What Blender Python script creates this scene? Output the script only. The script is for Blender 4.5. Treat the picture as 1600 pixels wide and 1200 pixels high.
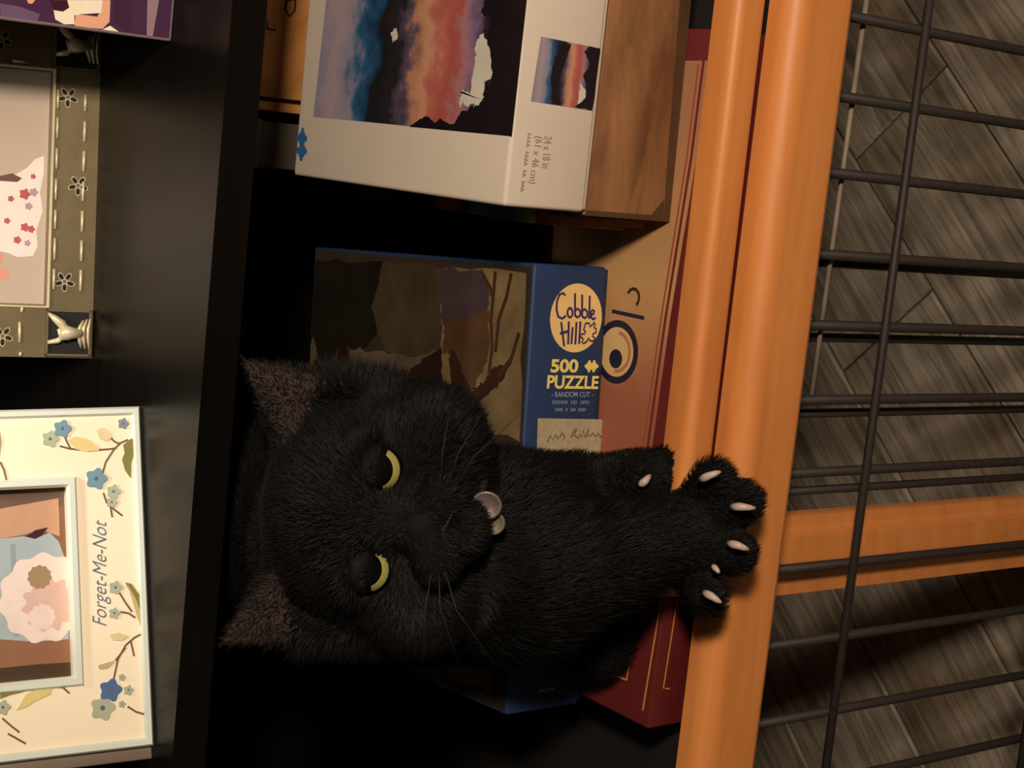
import bpy, bmesh, math, random
import numpy as np
from mathutils import Vector, Matrix

for o in list(bpy.data.objects):
    bpy.data.objects.remove(o)
scene = bpy.context.scene
COL = scene.collection

# ------------------------------------------------------------------ camera
CAM_POS = [0.1109, -0.63304, 1.14698]
CAM_ROT = [[0.1034521, 0.9852582, 0.1362498], [-0.6089963, 0.1710504, -0.7745097], [-0.7863976, -0.002851, 0.6177141]]   # rows: world x, y, z; columns: camera axes

cam_data = bpy.data.cameras.new('camera')
cam_data.sensor_width = 36.0
cam_data.lens = 2600.0 / 1600.0 * 36.0
cam_data.clip_start = 0.02
cam = bpy.data.objects.new('camera', cam_data)
COL.objects.link(cam)
m = Matrix([list(r) for r in CAM_ROT]).to_4x4()
m.translation = Vector(CAM_POS)
cam.matrix_world = m
scene.camera = cam

# ------------------------------------------------------------------ world, lamp, exposure
world = bpy.data.worlds.new('world')
scene.world = world
world.use_nodes = True
bgn = world.node_tree.nodes['Background']
bgn.inputs[0].default_value = (1.0, 0.80, 0.58, 1)
bgn.inputs[1].default_value = 0.032
ld = bpy.data.lights.new('room_lamp', 'AREA')
ld.shape = 'DISK'
ld.size = 0.16
ld.energy = 24.0
ld.color = (1.0, 0.81, 0.62)
lamp = bpy.data.objects.new('room_lamp', ld)
COL.objects.link(lamp)
lamp.location = (0.62, -0.95, 1.52)
lamp.rotation_euler = (Vector((0.0, 0.12, 0.62)) - lamp.location).to_track_quat('-Z', 'Y').to_euler()
# small white puck light fixed high on the shelf unit, over the picture frames
sd = bpy.data.lights.new('shelf_light', 'SPOT')
sd.energy = 6.5
sd.color = (1.0, 0.93, 0.82)
sd.spot_size = math.radians(50)
sd.spot_blend = 0.7
sd.shadow_soft_size = 0.03
spot = bpy.data.objects.new('shelf_light', sd)
COL.objects.link(spot)
spot.location = (0.02, 0.15, 1.20)
spot.rotation_euler = (Vector((-0.05, 0.27, 0.82)) - spot.location).to_track_quat('-Z', 'Y').to_euler()
vs = scene.view_settings
vs.view_transform = 'Standard'
vs.look = 'None'
vs.gamma = 1.0
vs.exposure = 0.0
vs.use_curve_mapping = False

# ------------------------------------------------------------------ materials
def lin(c):
    return tuple(((x / 255) / 12.92 if x / 255 <= 0.04045 else ((x / 255 + 0.055) / 1.055) ** 2.4) for x in c) + (1.0,)
MATS = {}
def mat(name, rgb, rough=0.6, metal=0.0, var=0.06, scale=40.0, bump=0.0, spec=0.4, coat=0.0):
    if name in MATS:
        return MATS[name]
    mt = bpy.data.materials.new(name)
    mt.use_nodes = True
    nt = mt.node_tree
    b = nt.nodes['Principled BSDF']
    b.inputs['Roughness'].default_value = rough
    b.inputs['Metallic'].default_value = metal
    b.inputs['Specular IOR Level'].default_value = spec
    b.inputs['Coat Weight'].default_value = coat
    tc = nt.nodes.new('ShaderNodeTexCoord')
    nz = nt.nodes.new('ShaderNodeTexNoise')
    nz.inputs['Scale'].default_value = scale
    nz.inputs['Detail'].default_value = 4
    nt.links.new(tc.outputs['Object'], nz.inputs['Vector'])
    mx = nt.nodes.new('ShaderNodeMix')
    mx.data_type = 'RGBA'
    c = lin(rgb)
    mx.inputs['A'].default_value = tuple(max(0, x * (1 - var * 2)) for x in c[:3]) + (1,)
    mx.inputs['B'].default_value = tuple(min(1, x * (1 + var * 2)) for x in c[:3]) + (1,)
    nt.links.new(nz.outputs['Fac'], mx.inputs['Factor'])
    nt.links.new(mx.outputs['Result'], b.inputs['Base Color'])
    if bump:
        bp = nt.nodes.new('ShaderNodeBump')
        bp.inputs['Strength'].default_value = bump
        bp.inputs['Distance'].default_value = 0.002
        nt.links.new(nz.outputs['Fac'], bp.inputs['Height'])
        nt.links.new(bp.outputs['Normal'], b.inputs['Normal'])
    MATS[name] = mt
    return mt
def wood(name, ca, cb, stretch=(4, 60, 60), rough=0.4, bump=0.1, coat=0.0, patches=None, dist=0.6):
    mt = bpy.data.materials.new(name)
    mt.use_nodes = True
    nt = mt.node_tree
    b = nt.nodes['Principled BSDF']
    b.inputs['Roughness'].default_value = rough
    b.inputs['Coat Weight'].default_value = coat
    b.inputs['Coat Roughness'].default_value = 0.25
    tc = nt.nodes.new('ShaderNodeTexCoord')
    mp = nt.nodes.new('ShaderNodeMapping')
    mp.inputs['Scale'].default_value = stretch
    oi = nt.nodes.new('ShaderNodeObjectInfo')
    ad = nt.nodes.new('ShaderNodeVectorMath')
    ad.operation = 'ADD'
    sc = nt.nodes.new('ShaderNodeVectorMath')
    sc.operation = 'SCALE'
    sc.inputs['Scale'].default_value = 7.0
    cb_ = nt.nodes.new('ShaderNodeCombineXYZ')
    for i in range(3):
        nt.links.new(oi.outputs['Random'], cb_.inputs[i])
    nt.links.new(cb_.outputs[0], sc.inputs[0])
    nt.links.new(tc.outputs['Object'], ad.inputs[0])
    nt.links.new(sc.outputs[0], ad.inputs[1])
    nt.links.new(ad.outputs[0], mp.inputs['Vector'])
    nz = nt.nodes.new('ShaderNodeTexNoise')
    nz.inputs['Scale'].default_value = 1.0
    nz.inputs['Detail'].default_value = 6
    nz.inputs['Roughness'].default_value = 0.65
    nz.inputs['Distortion'].default_value = dist
    nt.links.new(mp.outputs[0], nz.inputs['Vector'])
    rp = nt.nodes.new('ShaderNodeValToRGB')
    rp.color_ramp.elements[0].position = 0.32
    rp.color_ramp.elements[0].color = lin(ca)
    rp.color_ramp.elements[1].position = 0.70
    rp.color_ramp.elements[1].color = lin(cb)
    nt.links.new(nz.outputs['Fac'], rp.inputs['Fac'])
    col = rp.outputs['Color']
    if patches:
        n2 = nt.nodes.new('ShaderNodeTexNoise')
        n2.inputs['Scale'].default_value = 9.0
        n2.inputs['Detail'].default_value = 3
        nt.links.new(ad.outputs[0], n2.inputs['Vector'])
        r2 = nt.nodes.new('ShaderNodeMapRange')
        r2.inputs['From Min'].default_value = 0.45
        r2.inputs['From Max'].default_value = 0.7
        nt.links.new(n2.outputs['Fac'], r2.inputs['Value'])
        mx = nt.nodes.new('ShaderNodeMix')
        mx.data_type = 'RGBA'
        mx.blend_type = 'MULTIPLY'
        nt.links.new(r2.outputs['Result'], mx.inputs['Factor'])
        nt.links.new(col, mx.inputs['A'])
        mx.inputs['B'].default_value = lin(patches)
        col = mx.outputs['Result']
    nt.links.new(col, b.inputs['Base Color'])
    bp = nt.nodes.new('ShaderNodeBump')
    bp.inputs['Strength'].default_value = bump
    bp.inputs['Distance'].default_value = 0.002
    nt.links.new(nz.outputs['Fac'], bp.inputs['Height'])
    nt.links.new(bp.outputs['Normal'], b.inputs['Normal'])
    MATS[name] = mt
    return mt
def painting(name, axis, lo, hi, stops, noise=18.0, amp=0.10, rough=0.45):
    """flat print: colour bands along a local axis, pushed about by noise like brush work"""
    mt = bpy.data.materials.new(name)
    mt.use_nodes = True
    nt = mt.node_tree
    b = nt.nodes['Principled BSDF']
    b.inputs['Roughness'].default_value = rough
    tc = nt.nodes.new('ShaderNodeTexCoord')
    sx = nt.nodes.new('ShaderNodeSeparateXYZ')
    nt.links.new(tc.outputs['Object'], sx.inputs[0])
    mr = nt.nodes.new('ShaderNodeMapRange')
    mr.inputs['From Min'].default_value = lo
    mr.inputs['From Max'].default_value = hi
    nt.links.new(sx.outputs[axis], mr.inputs['Value'])
    nz = nt.nodes.new('ShaderNodeTexNoise')
    nz.inputs['Scale'].default_value = noise
    nz.inputs['Detail'].default_value = 9
    nz.inputs['Roughness'].default_value = 0.62
    nt.links.new(tc.outputs['Object'], nz.inputs['Vector'])
    ma = nt.nodes.new('ShaderNodeMath')
    ma.operation = 'MULTIPLY_ADD'
    ma.inputs[1].default_value = amp * 2
    ma.inputs[2].default_value = -amp
    nt.links.new(nz.outputs['Fac'], ma.inputs[0])
    ms = nt.nodes.new('ShaderNodeMath')
    nt.links.new(mr.outputs['Result'], ms.inputs[0])
    nt.links.new(ma.outputs[0], ms.inputs[1])
    rp = nt.nodes.new('ShaderNodeValToRGB')
    el = rp.color_ramp.elements
    el[0].position, el[0].color = stops[0][0], lin(stops[0][1])
    el[1].position, el[1].color = stops[-1][0], lin(stops[-1][1])
    for p, c in stops[1:-1]:
        e = el.new(p)
        e.color = lin(c)
    nt.links.new(ms.outputs[0], rp.inputs['Fac'])
    nt.links.new(rp.outputs['Color'], b.inputs['Base Color'])
    MATS[name] = mt
    return mt

M_HONEY = wood('honey_wood', (190, 116, 58), (210, 136, 72), (5, 45, 45), rough=0.48, bump=0.02, coat=0.05)
M_FLOOR = wood('grey_plank', (92, 86, 76), (160, 151, 136), (8, 130, 130), rough=0.55, bump=0.3, patches=(186, 172, 150), dist=0.8)
M_DARK = wood('black_wood', (10, 8, 7), (16, 13, 11), (5, 60, 60), rough=0.30, bump=0.02)
M_DARK.node_tree.nodes['Principled BSDF'].inputs['Specular IOR Level'].default_value = 0.2
M_DARKI = wood('black_wood_matt', (14, 12, 11), (20, 17, 15), (5, 60, 60), rough=0.6, bump=0.02)
M_WIRE = mat('dark_wire', (44, 38, 36), 0.6, 0.1, 0.1, 200)
M_WIRE2 = mat('grey_wire', (128, 116, 102), 0.6, 0.1, 0.3, 60)
M_WALL = mat('dim_wall', (120, 105, 90), 0.9, 0, 0.04, 6)

# ------------------------------------------------------------------ mesh helpers
def link(name, verts, faces, mats, parent=None, midx=None, smooth=False):
    me = bpy.data.meshes.new(name)
    me.from_pydata([tuple(v) for v in verts], [], [tuple(f) for f in faces])
    for q in (mats if isinstance(mats, (list, tuple)) else [mats]):
        me.materials.append(q)
    if midx is not None:
        me.polygons.foreach_set('material_index', midx)
    if smooth:
        me.polygons.foreach_set('use_smooth', [True] * len(me.polygons))
    me.update()
    o = bpy.data.objects.new(name, me)
    COL.objects.link(o)
    o.parent = parent
    return o
def empty(name, loc=(0, 0, 0), rz=0.0, mtx=None):
    o = bpy.data.objects.new(name, None)
    o.empty_display_size = 0.03
    COL.objects.link(o)
    if mtx is not None:
        o.matrix_world = mtx
    else:
        o.location = loc
        o.rotation_euler = (0, 0, rz)
    return o
def tag(o, label, cat, group=None):
    o['label'] = label
    o['category'] = cat
    if group:
        o['group'] = group
    return o
def struct(o):
    o['kind'] = 'structure'
    return o
def rbox(name, lo, hi, m_, parent=None, bev=0.0015, seg=2):
    bm = bmesh.new()
    lo, hi = Vector(lo), Vector(hi)
    bmesh.ops.create_cube(bm, size=1)
    for v in bm.verts:
        v.co = Vector((lo[i] + (v.co[i] + 0.5) * (hi[i] - lo[i]) for i in range(3)))
    if bev:
        bmesh.ops.bevel(bm, geom=list(bm.edges), offset=bev, segments=seg, profile=0.5, affect='EDGES')
    bmesh.ops.recalc_face_normals(bm, faces=bm.faces)
    me = bpy.data.meshes.new(name)
    bm.to_mesh(me)
    bm.free()
    me.materials.append(m_)
    if bev:
        me.polygons.foreach_set('use_smooth', [True] * len(me.polygons))
        try:
            me.set_sharp_from_angle(angle=math.radians(50))
        except Exception:
            pass
    o = bpy.data.objects.new(name, me)
    COL.objects.link(o)
    o.parent = parent
    return o
def extrude_x(name, prof, x0, x1, m_, parent=None, smooth_deg=40):
    """a closed (y, z) profile run along x"""
    n = len(prof)
    vs_ = [(x0, y, z) for y, z in prof] + [(x1, y, z) for y, z in prof]
    fs = [(i, (i + 1) % n, n + (i + 1) % n, n + i) for i in range(n)] + [tuple(range(n))[::-1], tuple(range(n, 2 * n))]
    o = link(name, vs_, fs, m_, parent, smooth=True)
    bm = bmesh.new(); bm.from_mesh(o.data); bmesh.ops.recalc_face_normals(bm, faces=bm.faces); bm.to_mesh(o.data); bm.free()
    o.data.set_sharp_from_angle(angle=math.radians(smooth_deg))
    return o
def tube(name, pts, rad, m_, parent=None, n=8, cap=True, radii=None):
    pts = [Vector(p) for p in pts]
    vs_, fs = [], []
    for i, p in enumerate(pts):
        d = (pts[min(i + 1, len(pts) - 1)] - pts[max(i - 1, 0)]).normalized()
        a = d.orthogonal().normalized() if i == 0 else (a - d * a.dot(d)).normalized()
        b = d.cross(a)
        r = radii[i] if radii else rad
        for k in range(n):
            t = 2 * math.pi * k / n
            vs_.append(p + a * (r * math.cos(t)) + b * (r * math.sin(t)))
    for i in range(len(pts) - 1):
        for k in range(n):
            fs.append((i * n + k, i * n + (k + 1) % n, (i + 1) * n + (k + 1) % n, (i + 1) * n + k))
    if cap:
        fs.append(tuple(range(n))[::-1])
        fs.append(tuple(range((len(pts) - 1) * n, len(pts) * n)))
    return link(name, vs_, fs, m_, parent, smooth=True)
def arc(cy, cz, r, a0, a1, n=6):
    return [(cy + r * math.cos(math.radians(a0 + (a1 - a0) * i / n)), cz + r * math.sin(math.radians(a0 + (a1 - a0) * i / n))) for i in range(n + 1)]

# flat print: a list of (material, polygon) laid over each other a hair apart on one panel
class Print:
    def __init__(self, fn):
        self.fn, self.v, self.f, self.m, self.mats, self.k = fn, [], [], [], [], 0
    def idx(self, m_):
        if m_ not in self.mats:
            self.mats.append(m_)
        return self.mats.index(m_)
    def poly(self, m_, pts, layer=True):
        if layer:
            self.k += 1
        off = 0.0002 + 0.00002 * self.k
        i0 = len(self.v)
        area = sum(pts[i][0] * pts[(i + 1) % len(pts)][1] - pts[(i + 1) % len(pts)][0] * pts[i][1] for i in range(len(pts)))
        if area < 0:
            pts = pts[::-1]
        self.v += [self.fn(a, b, off) for a, b in pts]
        self.f.append(tuple(range(i0, i0 + len(pts))))
        self.m.append(self.idx(m_))
    def stroke(self, m_, pts, w, closed=False):
        self.k += 1
        p = [Vector(q) for q in pts]
        n = len(p)
        L, R = [], []
        for i in range(n):
            d = (p[min(i + 1, n - 1)] - p[max(i - 1, 0)])
            d = d.normalized() if d.length > 1e-9 else Vector((1, 0))
            nn = Vector((-d.y, d.x)) * (w / 2)
            L.append(p[i] + nn); R.append(p[i] - nn)
        for i in range(n - 1):
            self.poly(m_, [tuple(L[i]), tuple(L[i + 1]), tuple(R[i + 1]), tuple(R[i])], False)
    def disc(self, m_, c, rx, ry=None, n=28, fn=None):
        ry = ry or rx
        self.poly(m_, [(c[0] + rx * (fn(t) if fn else 1) * math.cos(t), c[1] + ry * (fn(t) if fn else 1) * math.sin(t)) for t in [2 * math.pi * i / n for i in range(n)]])
    def ring(self, m_, c, r0, r1, a0=0, a1=360, n=32):
        self.k += 1
        for i in range(n):
            t0, t1 = [math.radians(a0 + (a1 - a0) * (i + j) / n) for j in (0, 1)]
            self.poly(m_, [(c[0] + r0 * math.cos(t0), c[1] + r0 * math.sin(t0)), (c[0] + r1 * math.cos(t0), c[1] + r1 * math.sin(t0)),
                           (c[0] + r1 * math.cos(t1), c[1] + r1 * math.sin(t1)), (c[0] + r0 * math.cos(t1), c[1] + r0 * math.sin(t1))], False)
    def text(self, m_, s, p0, p1, ptop, bold=0.0, shear=0.0):
        """write s from p0 to p1 along the baseline, cap height reaching ptop"""
        cu = bpy.data.curves.new('txt', 'FONT')
        cu.body, cu.offset, cu.shear = s, bold, shear
        to = bpy.data.objects.new('txt', cu)
        COL.objects.link(to)
        bpy.context.view_layer.update()
        me = to.evaluated_get(bpy.context.evaluated_depsgraph_get()).to_mesh()
        co = [v.co.copy() for v in me.vertices]
        fs = [tuple(q.vertices) for q in me.polygons]
        to.to_mesh_clear()
        bpy.data.objects.remove(to)
        x0, x1 = min(c.x for c in co), max(c.x for c in co)
        y0, y1 = 0.0, max(c.y for c in co)
        p0, p1, ptop = Vector(p0), Vector(p1), Vector(ptop)
        ex, ey = p1 - p0, ptop - p0
        ey = ey - ex * (ey.dot(ex) / ex.dot(ex))
        self.k += 1
        off = 0.0002 + 0.00002 * self.k
        i0 = len(self.v)
        for c in co:
            q = p0 + ex * ((c.x - x0) / (x1 - x0)) + ey * ((c.y - y0) / (y1 - y0))
            self.v.append(self.fn(q.x, q.y, off))
        k = self.idx(m_)
        for f in fs:
            self.f.append(tuple(i0 + j for j in f)); self.m.append(k)
    def build(self, name, parent):
        return link(name, self.v, self.f, self.mats, parent, self.m)
def brushed(pts, amp, n=5, seed=1, closed=True):
    """the same outline with an uneven, brush-drawn edge"""
    r = random.Random(seed)
    out = []
    for i in range(len(pts) if closed else len(pts) - 1):
        p, q = pts[i], pts[(i + 1) % len(pts)]
        for k in range(n):
            t = k / n
            out.append((p[0] + (q[0] - p[0]) * t + r.gauss(0, amp) * (0.4 if k == 0 else 1), p[1] + (q[1] - p[1]) * t + r.gauss(0, amp) * (0.4 if k == 0 else 1)))
    return out
def dist2(a, b):
    return math.hypot(a[0] - b[0], a[1] - b[1])
def C_(name, rgb, rough=0.55):
    return mat('ink_' + name, rgb, rough, 0, 0.05, 120)

PANEL = {"blue_f": {"O": [-0.201, 0.0625, 0.5157], "u": [0.99762, 0.0689, 0.0], "v": [0.0, 0.0, 1.0]},
 "blue_t": {"O": [-0.201, 0.0625, 0.5712], "u": [0.99762, 0.0689, 0.0], "v": [-0.0689, 0.99762, 0.0]},
 "brown_f": {"O": [0.083, 0.036, 0.5157], "u": [0.99966, 0.02618, 0.0], "v": [0.0, 0.0, 1.0]},
 "floral": {"O": [-0.2278, 0.1564, 0.74], "u": [0.96645, 0.25685, 0.0], "v": [-0.0534, 0.20094, 0.97815]},
 "game_f": {"O": [-0.1975, 0.0064, 0.475], "u": [0.99995, -0.01047, 0.0], "v": [0.0, 0.0, 1.0]},
 "game_t": {"O": [-0.1975, 0.0064, 0.515], "u": [0.99995, -0.01047, 0.0], "v": [0.01047, 0.99995, 0.0]},
 "purple": {"O": [0.1512, 0.1983, 0.74], "u": [0.9998, -0.02, 0.0], "v": [0.00277, 0.13865, 0.99034]},
 "silver": {"O": [-0.0321, 0.2712, 0.74], "u": [0.99593, 0.09017, 0.0], "v": [-0.01875, 0.20706, 0.97815]},
 "tan_f": {"O": [0.1234, 0.27, 0.475], "u": [1.0, 0.0, 0.0], "v": [0.0, 0.0, 1.0]},
 "white_f": {"O": [0.0845, 0.033, 0.5777], "u": [1.0, 0.0, 0.0], "v": [0.0, 0.0, 1.0]},
 "white_t": {"O": [0.0845, 0.033, 0.6327], "u": [1.0, 0.0, 0.0], "v": [-0.0, 1.0, 0.0]}}
PANEL_W = {"floral": 0.1858, "silver": 0.1933}
ART = {"blue_f": {"icon": [[[0.1978, 0.0124], [0.1978, 0.0066], [0.2018, 0.0127]]],
            "label": [[[0.1686, 0.0475], [0.1672, -0.0005], [0.1336, -0.0019], [0.1354, 0.0458]]],
            "oval": [[[0.225, 0.0232], [0.2254, 0.0041], [0.2444, 0.0249]]],
            "script": [[[0.2373, 0.0323], [0.2387, 0.0338], [0.2379, 0.0365], [0.2343, 0.0381], [0.2293, 0.0381], [0.2254, 0.0364], [0.2244, 0.0335], [0.2262, 0.0309]],
                       [[0.2306, 0.0284], [0.2295, 0.0298], [0.2273, 0.03], [0.2256, 0.029], [0.2252, 0.0275], [0.2267, 0.0262], [0.2289, 0.0264], [0.2303, 0.0275], [0.2306, 0.0289]], [[0.239, 0.0254], [0.226, 0.0243]],
                       [[0.2289, 0.0245], [0.2304, 0.0228], [0.229, 0.0207], [0.2265, 0.0205], [0.2253, 0.0223], [0.2264, 0.0243]], [[0.2384, 0.0201], [0.2261, 0.0191]],
                       [[0.229, 0.0193], [0.2302, 0.0175], [0.2288, 0.0155], [0.2262, 0.0153], [0.2251, 0.0171], [0.2261, 0.0191]], [[0.2379, 0.0144], [0.2248, 0.0137]],
                       [[0.227, 0.0125], [0.2278, 0.0106], [0.2293, 0.0103], [0.2299, 0.0118], [0.2281, 0.013], [0.2256, 0.0123], [0.2245, 0.0108], [0.2256, 0.009]], [[0.2226, 0.0343], [0.2089, 0.0309]],
                       [[0.223, 0.0287], [0.2101, 0.0281]], [[0.2161, 0.0347], [0.2176, 0.0278]], [[0.2199, 0.0257], [0.2104, 0.0258]], [[0.2228, 0.0231], [0.2101, 0.0229]], [[0.2232, 0.0203], [0.2105, 0.0201]]],
            "script2": [[[0.2196, 0.0171], [0.2222, 0.0164], [0.2223, 0.0135], [0.2204, 0.0129], [0.2216, 0.011], [0.2231, 0.0097], [0.2213, 0.0091], [0.2198, 0.0099], [0.2194, 0.008], [0.2169, 0.0082], [0.2165, 0.0101],
                         [0.2147, 0.0104], [0.214, 0.0084], [0.2121, 0.0097], [0.2124, 0.0122], [0.2139, 0.0133], [0.212, 0.0145], [0.2106, 0.0168], [0.2116, 0.0183], [0.2131, 0.017], [0.2142, 0.019], [0.2163, 0.0187],
                         [0.216, 0.0168], [0.2175, 0.016], [0.2185, 0.0175], [0.2196, 0.0171]]],
            "sign": [[[0.1551, 0.0395], [0.1587, 0.0375], [0.1558, 0.0353], [0.1594, 0.0338], [0.1564, 0.0317]], [[0.1571, 0.0308], [0.16, 0.0291], [0.1574, 0.0266], [0.1563, 0.0279]],
                     [[0.1569, 0.0223], [0.162, 0.0198], [0.1623, 0.0184], [0.1583, 0.02], [0.1568, 0.017], [0.159, 0.0153], [0.1571, 0.0142]], [[0.1611, 0.0135], [0.1571, 0.0122], [0.1618, 0.0093]],
                     [[0.157, 0.0108], [0.1592, 0.0095], [0.1573, 0.0079], [0.1595, 0.0062], [0.1572, 0.004], [0.1591, 0.0022], [0.1571, 0.0001], [0.1578, -0.0028]]],
            "small": [[[0.011, 0.033], [0.0107, 0.0216], [0.0132, 0.0331]]],
            "t500": [[[0.1945, 0.0399], [0.1945, 0.0197], [0.2017, 0.0405]]],
            "tl1": [[[0.1761, 0.037], [0.1758, 0.0095], [0.179, 0.0372]]],
            "tl2": [[[0.1721, 0.0348], [0.1718, 0.0121], [0.1746, 0.035]]],
            "tpuzzle": [[[0.1855, 0.042], [0.185, 0.004], [0.1927, 0.0425]]],
            "trandom": [[[0.1804, 0.0383], [0.1802, 0.0075], [0.1833, 0.0385]]]},
 "blue_t": {"branch": [[[0.2483, 0.0345], [0.2352, 0.035], [0.2206, 0.036], [0.2062, 0.0333], [0.1896, 0.0347]], [[0.248, 0.0197], [0.2341, 0.023], [0.2211, 0.0288], [0.2028, 0.03]],
                       [[0.2154, 0.0095], [0.2006, 0.015], [0.1886, 0.0268]], [[0.2484, 0.0484], [0.238, 0.0377], [0.2316, 0.0347]], [[0.1903, 0.1954], [0.1773, 0.2019], [0.1665, 0.2048]], [[0.1934, 0.1842], [0.1813, 0.1808]]],
            "p_brown": [[[0.1951, 0.0745], [0.2012, 0.07], [0.1907, 0.0613], [0.1781, 0.0501], [0.1875, 0.0375], [0.1959, 0.0263], [0.1988, 0.0148], [0.1893, 0.0197], [0.1787, 0.0336], [0.1679, 0.0478], [0.1713, 0.067]]],
            "p_dark": [[[0.2459, 0.2743], [0.249, 0.1491], [0.2041, 0.1519], [0.1862, 0.1722], [0.1522, 0.184], [0.1506, 0.2736]]],
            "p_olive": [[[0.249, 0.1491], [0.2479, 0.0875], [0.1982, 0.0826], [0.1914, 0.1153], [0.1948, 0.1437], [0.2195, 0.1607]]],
            "p_pale": [[[0.1913, 0.184], [0.1936, 0.1436], [0.1917, 0.112], [0.2001, 0.0828], [0.1894, 0.0949], [0.1729, 0.1239], [0.166, 0.1702]]],
            "p_pale2": [[[0.1932, 0.2795], [0.1963, 0.2508], [0.1859, 0.2472], [0.1775, 0.259], [0.1813, 0.2749]], [[0.1941, 0.2406], [0.1941, 0.2259], [0.1818, 0.2206], [0.1746, 0.2296], [0.1801, 0.2392]]],
            "p_plum": [[[0.2479, 0.0895], [0.2483, 0.0497], [0.2368, 0.0394], [0.224, 0.0387], [0.212, 0.0522], [0.2063, 0.0769], [0.2208, 0.0848]]],
            "p_rust": [[[0.2155, 0.0798], [0.2259, 0.0383], [0.1986, 0.0368], [0.1829, 0.0462], [0.1768, 0.0518], [0.185, 0.062], [0.1953, 0.0726], [0.2002, 0.0815]]],
            "p_tan": [[[0.2479, 0.0875], [0.249, 0.0066], [0.1551, 0.0035], [0.1575, 0.0721], [0.1944, 0.0822]], [[0.0055, 0.0969], [0.0229, 0.0151], [0.0095, 0.015], [-0.0031, 0.0961]]],
            "p_wine": [[[0.1727, 0.126], [0.1882, 0.1082], [0.2008, 0.0828], [0.1832, 0.0798], [0.1711, 0.0864], [0.1697, 0.0996]]]},
 "brown_f": {"edge": [[[0.0009, 0.0608], [0.0004, -0.0007]]]},
 "floral": {"fl_blue": [[[0.1748, 0.0426], [0.1797, 0.0424]], [[0.147, 0.0255], [0.1529, 0.0252]]],
            "fl_deepblue": [[[0.0324, 0.0224], [0.0386, 0.0221]]],
            "fl_greyblue": [[[0.1766, 0.0096], [0.1797, 0.0095]]],
            "fl_sage": [[[0.1695, 0.0493], [0.174, 0.0491]], [[0.1395, 0.0164], [0.1434, 0.0162]], [[0.1337, 0.0176], [0.1368, 0.0175]], [[0.0233, 0.0269], [0.0301, 0.0266]], [[0.0873, 0.0174], [0.0911, 0.0173]],
                        [[0.0735, 0.0187], [0.0766, 0.0185]], [[0.0387, 0.0159], [0.0407, 0.0158]], [[0.0314, 0.0127], [0.0342, 0.0126]], [[0.0243, 0.0165], [0.0263, 0.0164]], [[0.0291, 0.0789], [0.0331, 0.0788]]],
            "gold": [[[0.0956, 0.056], [0.1018, 0.0558]]],
            "lace": [[[0.0842, 0.0538], [0.1077, 0.0529]]],
            "leaf_olive": [[[0.1649, 0.0101], [0.1683, 0.0053], [0.1664, 0.0029], [0.1612, 0.0039], [0.1552, 0.0059], [0.1461, 0.0066], [0.1508, 0.0096], [0.1569, 0.0111], [0.1603, 0.0095]],
                           [[0.0897, 0.0121], [0.0887, 0.0086], [0.0821, 0.0043], [0.0732, 0.0015], [0.0627, 0.0023], [0.0716, 0.0033], [0.0788, 0.0073]],
                           [[0.0369, 0.08], [0.0396, 0.0733], [0.0392, 0.0628], [0.0363, 0.0668], [0.0351, 0.0751], [0.0336, 0.0801]], [[0.1752, 0.0752], [0.169, 0.0747], [0.1605, 0.0757]]],
            "leaf_pale": [[[0.1735, 0.0244], [0.1748, 0.0209], [0.1719, 0.0175], [0.169, 0.0162], [0.167, 0.0194], [0.1689, 0.0229]], [[0.062, 0.0219], [0.0629, 0.0167], [0.0604, 0.0115], [0.0583, 0.0151], [0.0591, 0.0203]]],
            "leaf_tan": [[[0.0889, 0.0111], [0.0802, 0.0065], [0.0716, 0.004], [0.0629, 0.0037], [0.07, 0.0062], [0.0797, 0.0086]], [[0.0461, 0.0287], [0.0476, 0.0225], [0.0479, 0.019], [0.0442, 0.0233], [0.044, 0.0278]]],
            "leaf_yellow": [[[0.1685, 0.0401], [0.1704, 0.0356], [0.1688, 0.0298], [0.1648, 0.0248], [0.1623, 0.0231], [0.1618, 0.0301], [0.1634, 0.0359]],
                            [[0.0267, 0.0721], [0.0346, 0.0669], [0.0373, 0.0602], [0.0379, 0.0528], [0.0333, 0.0543], [0.0307, 0.0621], [0.0279, 0.0671]]],
            "opening": [[[0.1425, 0.0763], [0.1436, 0.0414], [0.0412, 0.0412], [0.0393, 0.0799]]],
            "ph_dark": [[[0.1452, 0.0762], [0.1453, 0.0413], [0.1332, 0.0411], [0.1317, 0.0767]]],
            "ph_dark2": [[[0.0489, 0.0795], [0.0491, 0.0597], [0.0486, 0.0409], [0.0398, 0.0409], [0.0383, 0.0799]]],
            "ph_dress": [[[0.1174, 0.0772], [0.118, 0.0639], [0.1162, 0.0573], [0.1192, 0.0498], [0.1141, 0.0452], [0.1021, 0.0402], [0.061, 0.0418], [0.0612, 0.0593], [0.0643, 0.079]]],
            "ph_dressfold": [[[0.1143, 0.0707], [0.1142, 0.068], [0.065, 0.0678], [0.0649, 0.0704]]],
            "ph_hair": [[[0.1179, 0.0623], [0.121, 0.0571], [0.122, 0.0504], [0.1181, 0.0539], [0.1162, 0.058]]],
            "ph_skin": [[[0.1333, 0.0766], [0.1375, 0.0444], [0.1168, 0.0445], [0.1208, 0.0538], [0.1187, 0.0639], [0.1174, 0.0772]]],
            "ph_skin2": [[[0.0643, 0.079], [0.0619, 0.0593], [0.0661, 0.0416], [0.0473, 0.0417], [0.0476, 0.0796]]],
            "pink": [[[0.0806, 0.0512], [0.0942, 0.0507]]],
            "pink2": [[[0.0741, 0.0555], [0.0809, 0.0552]]],
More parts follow.
